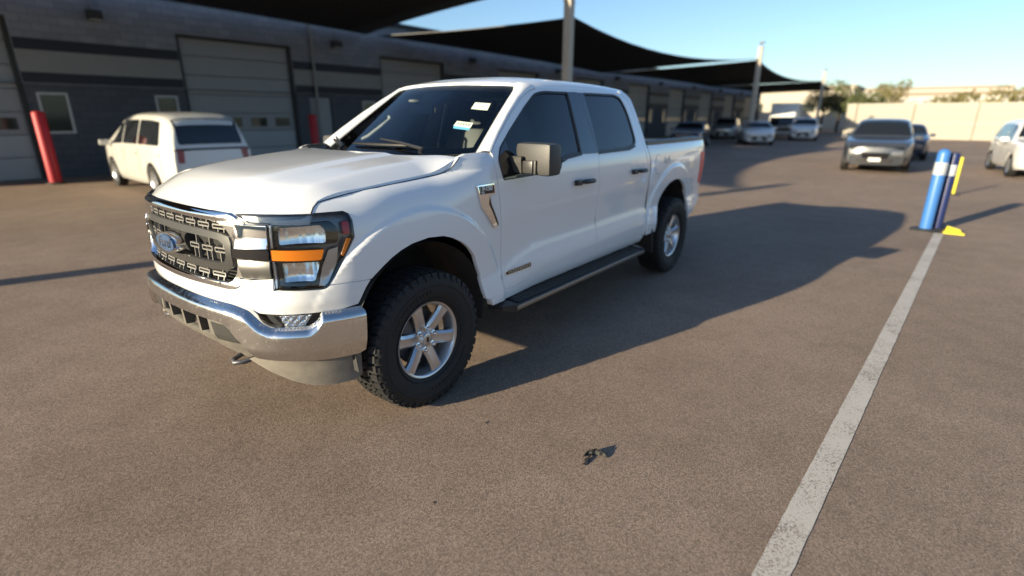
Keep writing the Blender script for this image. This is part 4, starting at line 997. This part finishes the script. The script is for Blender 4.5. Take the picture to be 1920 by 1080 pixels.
# ---------------------------------------------------------------- other cars
def car(name,label,cat,loc,rz,paint,L,Wd,top,belt,wr,wx,glassx,win,group=None,zb=.24,rear=True,lampm=None,grille=True,rack=False,sp=.09):
    """top, belt: (x, z) profiles; glassx: (front glass x0,x1, rear glass x0,x1); win: side window spans"""
    e=tag(empty(name,loc,rz),label,cat,group); T=spl(top); Bt=spl(belt); hw=Wd/2; h2=L/2
    def wd(x):
        k=abs(x)/h2; return hw*(1-.20*max(0,(k-.62)/.38)**2.4)
    FZs=spl([(zb,.93),(zb+.12,.985),(.6,1.0),(.80,.995),(1.3,.96)])
    def Sd(x,z,off=0): return (x,wd(x)*FZs(z)+off,z)
    zf=spl([(0,0),(.5,.84),(.62,.93),(.75,.975),(1,1)]); 
    def Up0(x,q):
        t=1-abs(q); b0,t0=Bt(x),T(x); hh=max(.02,t0-b0); k=min(1,hh/.55); y0=wd(x)*FZs(b0)
        yf=(y0 if t<=0 else (y0-(.20*hw*k+.02)*(t/.5) if t<.5 else (y0-.20*hw*k-.02)*(1-((t-.5)/.5)**1.6) ))
        return (x,math.copysign(yf,q) if abs(q)>1e-6 else 0,b0+hh*zf(t))
    def Up(x,q,off=0):
        p=Vector(Up0(x,q))
        if off:
            n=(Vector(Up0(x+.01,q))-Vector(Up0(x-.01,q))).cross(Vector(Up0(x,q+.01))-Vector(Up0(x,q-.01)))
            if n.length>1e-9:
                n.normalize()
                if n.z<0: n=-n
                p=p+n*off
        return tuple(p)
    def arch(cx):
        r=wr*1.17; return [(cx-r*math.cos(math.pi*i/12)*1,max(zb,wr+r*math.sin(math.pi*i/12)*1.0)) for i in range(13)]
    lo=[(-h2+.01,zb+.05)]
    for cx in sorted(wx): a=arch(cx); lo+= [(a[0][0],zb)]+a+[(a[-1][0],zb)]
    lo+=[(h2-.01,zb+.05)]
    n=24; lo+=[(h2-.01-(L-.02)*i/n,Bt(h2-.01-(L-.02)*i/n)) for i in range(n+1)]
    for mir in (False,True): panel('body_side',lo,Sd,paint,e,sp=sp,dep=.06,mirror=mir)
    uo=[(-h2+.02,.999),(h2-.02,.999),(h2-.02,-.999),(-h2+.02,-.999)]
    panel('body_top',uo,Up,paint,e,sp=sp,dep=0)
    for sg in (1,-1):
        def End(y,z,off=0):
            ye=wd(h2)*1.0; tk=.10*(1-(abs(y)/ye)**3)-.05*abs(z-.6)/.4
            return (sg*(h2-.03+tk+off),y,z)
        be=Bt(sg*h2); ye=wd(h2)
        panel('front_end' if sg>0 else 'rear_end',fillet([(ye,zb+.03,.1),(ye,be,.04),(ye*.5,T(sg*h2),0),(-ye*.5,T(sg*h2),0),(-ye,be,.04),(-ye,zb+.03,.1)]),End,paint,e,sp=sp,dep=.05)
        zl=be-.14
        for s2 in (1,-1):
            panel('headlight' if sg>0 else 'tail_light',fillet([(s2*ye*.96,zl+.10,.03),(s2*ye*.55,zl+.07,.03),(s2*ye*.58,zl-.03,.03),(s2*ye*.96,zl-.05,.03)]) if sg>0 else fillet([(s2*ye*.97,zl+.18,.03),(s2*ye*.74,zl+.16,.03),(s2*ye*.78,zl-.10,.03),(s2*ye*.97,zl-.08,.03)]),End,M['lamp_grey'] if sg>0 else M['tail_dull'],e,sp=.06,dep=.02,off=.012)
        if sg>0 and grille:
            panel('grille',fillet([(ye*.52,zl+.05,.03),(-ye*.52,zl+.05,.03),(-ye*.44,zl-.14,.03),(ye*.44,zl-.14,.03)]),End,M['gloss_black'],e,sp=.08,dep=.02,off=.010)
            panel('lower_intake',fillet([(ye*.70,zb+.22,.03),(-ye*.70,zb+.22,.03),(-ye*.60,zb+.08,.03),(ye*.60,zb+.08,.03)]),End,M['trim'],e,sp=.08,dep=.02,off=.010)
        panel('plate',[(.16,.62 if sg<0 else .48),(-.16,.62 if sg<0 else .48),(-.16,.52 if sg<0 else .38),(.16,.52 if sg<0 else .38)],End,M['white_print'],e,sp=.1,dep=.01,off=.02)
    # glass
    f0,f1,r0,r1=glassx
    for nm,a,b_ in (('windshield',f0,f1),('rear_window',r0,r1)):
        t0=.40; panel(nm,fillet([(a,t0*1.08,.05),(b_,t0*.95,.05),(b_,-t0*.95,.05),(a,-t0*1.08,.05)]),Up,M['pane_car'],e,sp=.09,dep=.004,off=.008)
    for (a0,a1,b0,b1) in win:       # bottom rear, bottom front, top rear, top front
        for mir in (False,True):
            panel('side_window',fillet([(a0,.945,.04),(a1,.945,.04),(b1,.56,.06),(b0,.56,.06)]),Up,M['pane_car'],e,sp=.09,dep=.004,off=.008,mirror=mir)
    # door gaps, handles
    for xg in sorted({round(v,2) for wn_ in win for v in wn_[:2]}):
        for mir in (False,True): panel('door_gap',[(xg-.04,zb+.16),(xg-.030,zb+.16),(xg-.030,Bt(xg)-.01),(xg-.04,Bt(xg)-.01)],Sd,M['seal'],e,sp=.3,dep=0,off=.003,mirror=mir)
    for (a0,a1,b0,b1) in win[:2]:
        for sg in (1,-1):
            y=wd(a0)*1.0; MB().box((a0+.12,sg*(y+.012),Bt(a0)-.12),(.18,.03,.03),bev=.008).build('handle',paint,e)
    for sg in (1,-1):
        MB().box((f0-.28,sg*(hw+.10),Bt(0)+.06),(.10,.20,.13),bev=.03).build('side_mirror',paint,e)
        for cx in wx:
            wh=empty('wheel',(cx,sg*(hw-.10),wr),parent=e)
            MB().lathe([(-.10,wr*.62),(-.10,wr*.95),(-.06,wr),(.06,wr),(.10,wr*.95),(.105,wr*.8),(.09,wr*.62)],32).build('tyre',M['rubber'],wh,40).scale=(1,sg,1)
            rm=MB(); rm.lathe([(.03,.0),(.04,wr*.5),(.085,wr*.60),(.09,wr*.64)],32); 
            for k in range(5):
                a=2*math.pi*k/5; rm.box((wr*.33*math.cos(a),.062,wr*.33*math.sin(a)),(wr*.55,.03,wr*.14),rot=Matrix.Rotation(-a,3,'Y'))
            o=rm.build('rim',M['rim'],wh,40); o.scale=(1,sg,1)
    MB().box((0,0,zb+.12),(L*.86,Wd*.80,.18)).build('underbody',M['dark'],e)
    MB().box((-.1,0,.62),(L*.72,Wd*.82,.5)).build('cabin_floor',M['dark'],e)
    if rack:
        for sg in (1,-1): MB().tube([(f1-.1,sg*hw*.66,T(0)-.02),(f1-.2,sg*hw*.66,T(0)+.05),(r1+.35,sg*hw*.66,T(0)+.05),(r1+.25,sg*hw*.66,T(0)-.03)],.02,6).build('roof_rail',M['satin'],e)
    return e
M['tail_dull']=mat('car_tail_lamp',(.26,.05,.045),.3)
M['pane_car']=mat('car_glass',(.012,.014,.016),.05,0,.5)
M['pearl']=mat('pearl_white',(.58,.57,.535),.35,0,.9); M['grey_car']=mat('graphite_paint',(.050,.055,.065),.32,.2,.9); M['white_car']=mat('white_car_paint',(.72,.71,.69),.35,0,.9); M['blue_car']=mat('dark_blue_paint',(.03,.04,.07),.3,.2,.9); M['silver_car']=mat('silver_paint',(.40,.41,.42),.3,.6,.9)
van_top=[(-2.4,1.00),(-2.36,1.08),(-2.25,1.38),(-2.10,1.62),(-1.85,1.72),(-1.3,1.765),(-.5,1.775),(.2,1.75),(.7,1.64),(1.15,1.40),(1.6,1.14),(1.85,1.05),(2.15,.93),(2.4,.72)]
van_belt=[(-2.4,.98),(-2.0,1.02),(0,1.01),(1.3,1.0),(1.7,.98),(2.1,.90),(2.4,.74)]
car('minivan','pearl white minivan parked nose-in at the roller door','minivan',(-3.30,-11.40,0),R(267.5),M['pearl'],4.8,1.93,van_top,van_belt,.34,(1.45,-1.45),(1.62,.78,-2.08,-2.345),[(-1.95,-.75,-1.85,-.75),(-.66,.35,-.66,.30),(.44,1.30,.40,.72)],sp=.06)
suv_top=[(-2.3,.95),(-2.2,1.10),(-1.95,1.45),(-1.6,1.60),(-.6,1.66),(.1,1.64),(.45,1.55),(.85,1.25),(1.05,1.10),(1.6,1.03),(2.1,.94),(2.3,.80)]
suv_belt=[(-2.3,.92),(-1.8,1.02),(0,1.0),(1.0,.98),(1.6,.95),(2.1,.86),(2.3,.74)]
sw_=[(-1.75,-1.0,-1.55,-.95),(-.90,.02,-.88,.0),(.12,.92,.08,.40)]
sed_top=[(-2.3,.90),(-2.1,.98),(-1.6,1.06),(-1.0,1.36),(-.5,1.44),(.1,1.44),(.45,1.36),(.95,1.05),(1.2,.98),(1.7,.93),(2.1,.84),(2.3,.70)]
sed_belt=[(-2.3,.84),(-1.8,.94),(0,.93),(1.0,.92),(1.7,.88),(2.1,.78),(2.3,.66)]
sdw=[(-.95,-.25,-.75,-.25),(-.17,.75,-.17,.35)]
car('parked_car','dark grey crossover facing the camera on open asphalt, right of the pickup','car',(-20.6,1.62,0),R(2),M['grey_car'],4.6,1.86,suv_top,suv_belt,.34,(1.40,-1.40),(.98,.40,-1.72,-2.12),sw_)
car('parked_car','white crossover cut off by the right edge of the picture','car',(-21.3,5.72,0),R(6),M['white_car'],4.6,1.86,suv_top,suv_belt,.34,(1.40,-1.40),(.98,.40,-1.72,-2.12),sw_)
car('parked_car','white sedan parked half behind the second steel post','car',(-36.0,-6.3,0),R(20),M['white_car'],4.6,1.82,sed_top,sed_belt,.33,(1.42,-1.42),(1.02,.42,-.85,-1.5),sdw,sp=.12)
car('parked_car','white crossover parked beyond the second post, left of the third','car',(-45.5,-5.1,0),R(8),M['white_car'],4.6,1.86,suv_top,suv_belt,.34,(1.40,-1.40),(.98,.40,-1.72,-2.12),sw_,sp=.12)
car('parked_car','dark blue sedan in the shade right behind the pickup bed','car',(-30.5,-8.6,0),R(12),M['blue_car'],4.6,1.82,sed_top,sed_belt,.33,(1.42,-1.42),(1.02,.42,-.85,-1.5),sdw,sp=.12)
car('parked_car','silver crossover in the far shade against the workshop wall','car',(-44.0,-10.6,0),R(10),M['silver_car'],4.6,1.86,suv_top,suv_belt,.34,(1.40,-1.40),(.98,.40,-1.72,-2.12),sw_,sp=.12)
car('parked_car','dark sedan tucked behind the grey crossover','car',(-27.5,1.9,0),R(4),M['blue_car'],4.6,1.82,sed_top,sed_belt,.33,(1.42,-1.42),(1.02,.42,-.85,-1.5),sdw,sp=.12)
# a box van beyond the canopy
bv=tag(empty('box_van',(-49.0,-7.4,0),R(6)),'white box van standing tall among the far parked cars','van')
MB().box((-1.2,0,1.75),(3.8,2.1,2.1),bev=.04).build('cargo_box',M['white_car'],bv); MB().hexa([(.75,-1,.45),(2.4,-1,.45),(2.4,1,.45),(.75,1,.45),(.75,-.95,2.1),(1.5,-.9,2.1),(1.5,.9,2.1),(.75,.95,2.1)]).build('cab',M['white_car'],bv)
MB().box((2.05,0,1.35),(.05,1.7,.75),rot=Matrix.Rotation(R(-28.5),3,'Y')).build('windshield',M['pane_car'],bv); MB().box((2.42,0,.75),(.06,1.5,.3)).build('grille',M['trim'],bv)
for x in (-2,1.6):
    for s in (1,-1): MB().lathe([(-.1,.2),(-.1,.36),(.1,.36),(.1,.2),(.06,.0)],20,'Y',(x,s*.9,.36)).build('wheel',M['rubber'],bv,40)
# ---------------------------------------------------------------- bollards at the end of the line
M['bblue']=mat('bollard_blue',(.045,.165,.46),.40,noise=(9,.35,(.055,.19,.48))); M['bnavy']=mat('bollard_navy',(.012,.022,.10),.45); M['band']=mat('reflective_band',(.45,.48,.52),.45,noise=(30,.5,(.30,.33,.38))); M['yellow']=mat('safety_yellow',(.72,.58,.03),.5)
bb=tag(empty('blue_bollard',(-8.42,3.25,0)),'bright blue bollard with white band at the end of the white line','bollard')
MB().lathe([(.03,.082),(1.16,.082),(1.205,.072),(1.235,.04),(1.24,0)],28,'Z').build('post',M['bblue'],bb,40)
MB().lathe([(.86,.083),(.865,.0845),(1.04,.0845),(1.045,.083)],28,'Z').build('reflective_band',M['band'],bb,40)
MB().lathe([(0,.20),(.02,.20),(.035,.17),(.04,.10)],28,'Z').build('rubber_base',M['steel_base'],bb,40)
b2=tag(empty('navy_bollard',(-8.60,3.385,0)),'navy blue bollard standing just behind the bright blue one','bollard')
MB().lathe([(.03,.068),(1.13,.068),(1.17,.055),(1.18,0)],24,'Z').build('post',M['bnavy'],b2,40); MB().lathe([(.84,.069),(.845,.0705),(1.0,.0705),(1.005,.069)],24,'Z').build('reflective_band',M['band'],b2,40)
MB().lathe([(0,.17),(.02,.17),(.035,.14),(.04,.09)],24,'Z').build('rubber_base',M['steel_base'],b2,40)
yb=tag(empty('wheel_chock',(-8.44,3.60,0)),'small yellow wedge on the asphalt beside the blue bollards','wheel chock')
MB().hexa([(-.10,-.11,0),(.10,-.11,0),(.10,.11,0),(-.10,.11,0),(-.06,-.09,.10),(.03,-.09,.10),(.03,.07,.06),(-.06,.07,.06)]).build('wedge',M['yellow'],yb); MB().box((.06,0,.012),(.16,.26,.022),bev=.006).build('foot',M['yellow'],yb)
yp=tag(empty('yellow_post',(-13.8,3.66,0)),'slim yellow post standing beyond the blue bollards','post')
MB().lathe([(.02,.028),(.82,.028),(.84,.018),(.845,0)],16,'Z').build('post',M['yellow'],yp,40); MB().lathe([(0,.13),(.02,.13),(.03,.05)],16,'Z').build('base',M['steel_base'],yp)
# ---------------------------------------------------------------- far end of the yard
M['beige']=blockwall('beige_block',(.42,.385,.32),(.385,.35,.29)); M['stucco']=mat('stucco',(.46,.41,.33),.9,noise=(1,.4,(.40,.36,.29))); M['stucco2']=mat('pale_stucco',(.52,.49,.43),.9,noise=(1,.4,(.46,.43,.38))); M['roof_tan']=mat('tan_roof',(.28,.22,.17),.9)
fw_=tag(empty('boundary_wall',(-54,0,0)),'long sunlit beige block wall closing the far end of the yard','wall')
MB().box((0,10.5,1.35),(.22,28,2.7)).build('wall_face',M['beige'],fw_); MB().box((0,10.5,2.74),(.32,28.1,.08)).build('wall_cap',M['stucco2'],fw_)
for k in range(8): MB().box((.12,-3.0+4.0*k,1.40),(.35,.42,2.8)).build('pier',M['beige'],fw_)
def house(x,y,wx_,wy,h,m,label,roof=.5,nw=4):
    e=tag(empty('far_building',(x,y,0)),label,'building','low buildings beyond the boundary wall')
    MB().box((0,0,h/2),(wx_,wy,h)).build('wall',M[m],e); MB().box((0,0,h+roof/2),(wx_+.4,wy+.4,roof)).build('roof',M['roof_tan'],e)
    for k in range(nw):
        yy=-wy/2+wy*(k+.5)/nw; w_=MB().box((wx_/2+.01,yy,h*.55),(.06,min(1.6,wy/nw*.5),1.2)).build('window',M['pane'],e); MB().box((wx_/2+.05,yy,h*.55-.65),(.12,min(1.8,wy/nw*.56),.08)).build('sill',M['stucco2'],w_)
house(-92,-14,10,14,5.4,'stucco','far tan building with a flat roof left of the distant palm')
house(-100,6,10,20,4.6,'stucco2','far wide pale building behind the beige wall')
house(-118,34,12,26,6.0,'stucco','far tan building at the right beyond the wall')
house(-86,-34,10,16,6.2,'stucco2','far pale building at the end of the workshop row')
house(-150,-2,14,30,7.2,'stucco2','farthest pale block on the horizon')
# unseen row added behind the camera: a dark line for chrome and glass reflections
house(62,-6,10,40,5.2,'stucco','low tan building added for reflections, unseen behind the photographer',nw=8)
house(58,38,12,34,4.6,'stucco2','low pale building added for reflections, unseen behind and to the right of the photographer',nw=7)
house(20,52,40,10,5.0,'stucco','low tan building added for reflections, out of view along the right side of the lot',nw=3)
# trees
M['bark']=mat('bark',(.10,.075,.055),.9,noise=(8,.5,(.06,.045,.035))); M['leaf']=mat('leaf_green',(.085,.105,.035),.8,noise=(1.2,.8,(.12,.13,.05))); M['leaf2']=mat('leaf_dry',(.19,.165,.06),.8,noise=(1.2,.8,(.14,.135,.05)))
def tree(x,y,h,r,m,label,nl=1500,palm=False):
    rnd=random.Random(int(x*13+y*7)); e=tag(empty('tree',(x,y,0)),label,'tree','trees beyond the boundary wall')
    b=MB(); V=[];F=[]
    if palm:
        b.tube([(0,0,0),(.1,.05,h*.5),(.05,.1,h*.92)],[.20,.15,.13],8); b.build('trunk',M['bark'],e,50)
        for k in range(26):
            a=rnd.uniform(0,6.28); el=rnd.uniform(-.5,1.1); L_=r*rnd.uniform(.8,1.1)
            for j in range(12):
                t=j/12; p=Vector((.05+math.cos(a)*math.cos(el)*L_*t,.1+math.sin(a)*math.cos(el)*L_*t,h*.92+math.sin(el)*L_*t-L_*.7*t*t)); d=Vector((-math.sin(a),math.cos(a),0))
                for s in (-1,1):
                    q=p+d*s*.42*(1-t*.5)+Vector((math.cos(a)*.2,math.sin(a)*.2,-.15)); i=len(V); V+=[p,p+Vector((math.cos(a)*.10,math.sin(a)*.10,0)),q]; F.append((i,i+1,i+2))
    else:
        top=h*.45; b.tube([(0,0,0),(.05,.03,top*.6),(0,.05,top)],[.18,.14,.11],8)
        cl=[]
        for k in range(9):
            a=k*2.4; rr=r*rnd.uniform(.35,.75); z=h*rnd.uniform(.5,.88); p=(rr*math.cos(a),rr*math.sin(a),z); cl.append((Vector(p),r*rnd.uniform(.32,.5))); b.tube([(0,.05,top*.85),(p[0]*.5,p[1]*.5,(top+z)*.5),p],[.07,.045,.02],6)
        b.build('trunk',M['bark'],e,50)
        for k in range(nl):
            c,cr=rnd.choice(cl); d=Vector((rnd.gauss(0,1),rnd.gauss(0,1),rnd.gauss(0,.8))).normalized()*cr*rnd.uniform(.55,1.05); p=c+d
            u=Vector((rnd.gauss(0,1),rnd.gauss(0,1),rnd.gauss(0,1))).normalized(); v=u.orthogonal().normalized(); s=rnd.uniform(.10,.20); i=len(V); V+=[p-u*s,p+v*s*.5,p+u*s,p-v*s*.5]; F.append((i,i+1,i+2,i+3))
    mesh_obj('crown',V,F,M[m],e)
tree(-86,-2.6,6.6,2.2,'leaf2','single tall tree standing up against the sky beyond the wall',palm=False,nl=1200)
tree(-60,3.6,3.7,2.0,'leaf2','dry yellowish tree just behind the beige wall')
tree(-61,7.5,3.9,2.3,'leaf2','wider dry tree behind the beige wall, toward the right edge')
tree(-62,-3.0,4.0,1.9,'leaf','small green tree at the left end of the beige wall')
tree(-72,-6.4,5.4,2.6,'leaf','dark green tree beside the last steel post')
tree(-66,12.5,4.2,2.4,'leaf2','dry tree behind the wall near the right edge of the picture')
tree(-78,-9.0,5.8,2.6,'leaf','dark tree at the far end of the workshop building')
# ---------------------------------------------------------------- scraps on the asphalt
M['scrap']=mat('torn_rubber',(.010,.010,.011),.7,noise=(40,.6,(.035,.032,.030))); M['dead_leaf']=mat('dead_leaf',(.10,.065,.035),.8)
sc=tag(empty('torn_scrap',(-.13,2.045,0),R(35)),'curled black torn scrap lying alone on the asphalt in front','scrap')
rnd=random.Random(3); V=[];F=[]; n=16
for i in range(n+1):
    t=i/n; a=R(-75+150*t); rr=.052; h=.006+.030*math.sin(math.pi*t)**.8+.004*math.sin(i*2.3)*math.sin(math.pi*t); y=.078*(t-.5)*2*.8
    x=-.035*math.cos(a*.9)+.004*math.sin(i*1.3)
    V+=[(x,y,.0015),(x-.006,y*1.02,h*.55),(x-.002+.003*math.sin(i*2.1),y*1.05,h)]
for i in range(n):
    for j in range(2): k=i*3+j; F.append((k,k+1,k+4,k+3))
o=mesh_obj('strip',V,F,M['scrap'],sc); o.modifiers.new('thickness','SOLIDIFY').thickness=.0025
V=[];F=[]
for i in range(9):
    t=i/8; V+=[(-.05+.10*t,-.02-.05*t+.006*math.sin(i*2),.0015+.007*math.sin(t*3.1)),(-.045+.105*t,-.008-.045*t,.0015+.011*math.sin(t*3.1))]
F=[(2*i,2*i+1,2*i+3,2*i+2) for i in range(8)]
o=mesh_obj('loose_shred',V,F,M['scrap'],sc); o.modifiers.new('thickness','SOLIDIFY').thickness=.002
def bit(x,y,s,rz,label):
    V=[];F=[]; 
    for i in range(7):
        t=i/6; w_=s*.28*math.sin(math.pi*(.08+.84*t)); V+=[((t-.5)*s,-w_,.002+s*.18*(t-.5)**2),((t-.5)*s,0,.003+s*.12),((t-.5)*s,w_,.002+s*.22*t)]
    for i in range(6):
        for j in range(2): k=i*3+j; F.append((k,k+1,k+4,k+3))
    o=mesh_obj('dry_leaf',V,F,M['dead_leaf'],None,loc=(x,y,0)); o.rotation_euler=(0,0,rz); tag(o,label,'leaf','dry leaves on the asphalt')
bit(-.03,1.38,.022,.4,'small dry leaf on the asphalt to the right of the front tyre')
bit(.62,1.62,.014,1.2,'tiny dry leaf on the asphalt below the front bumper')
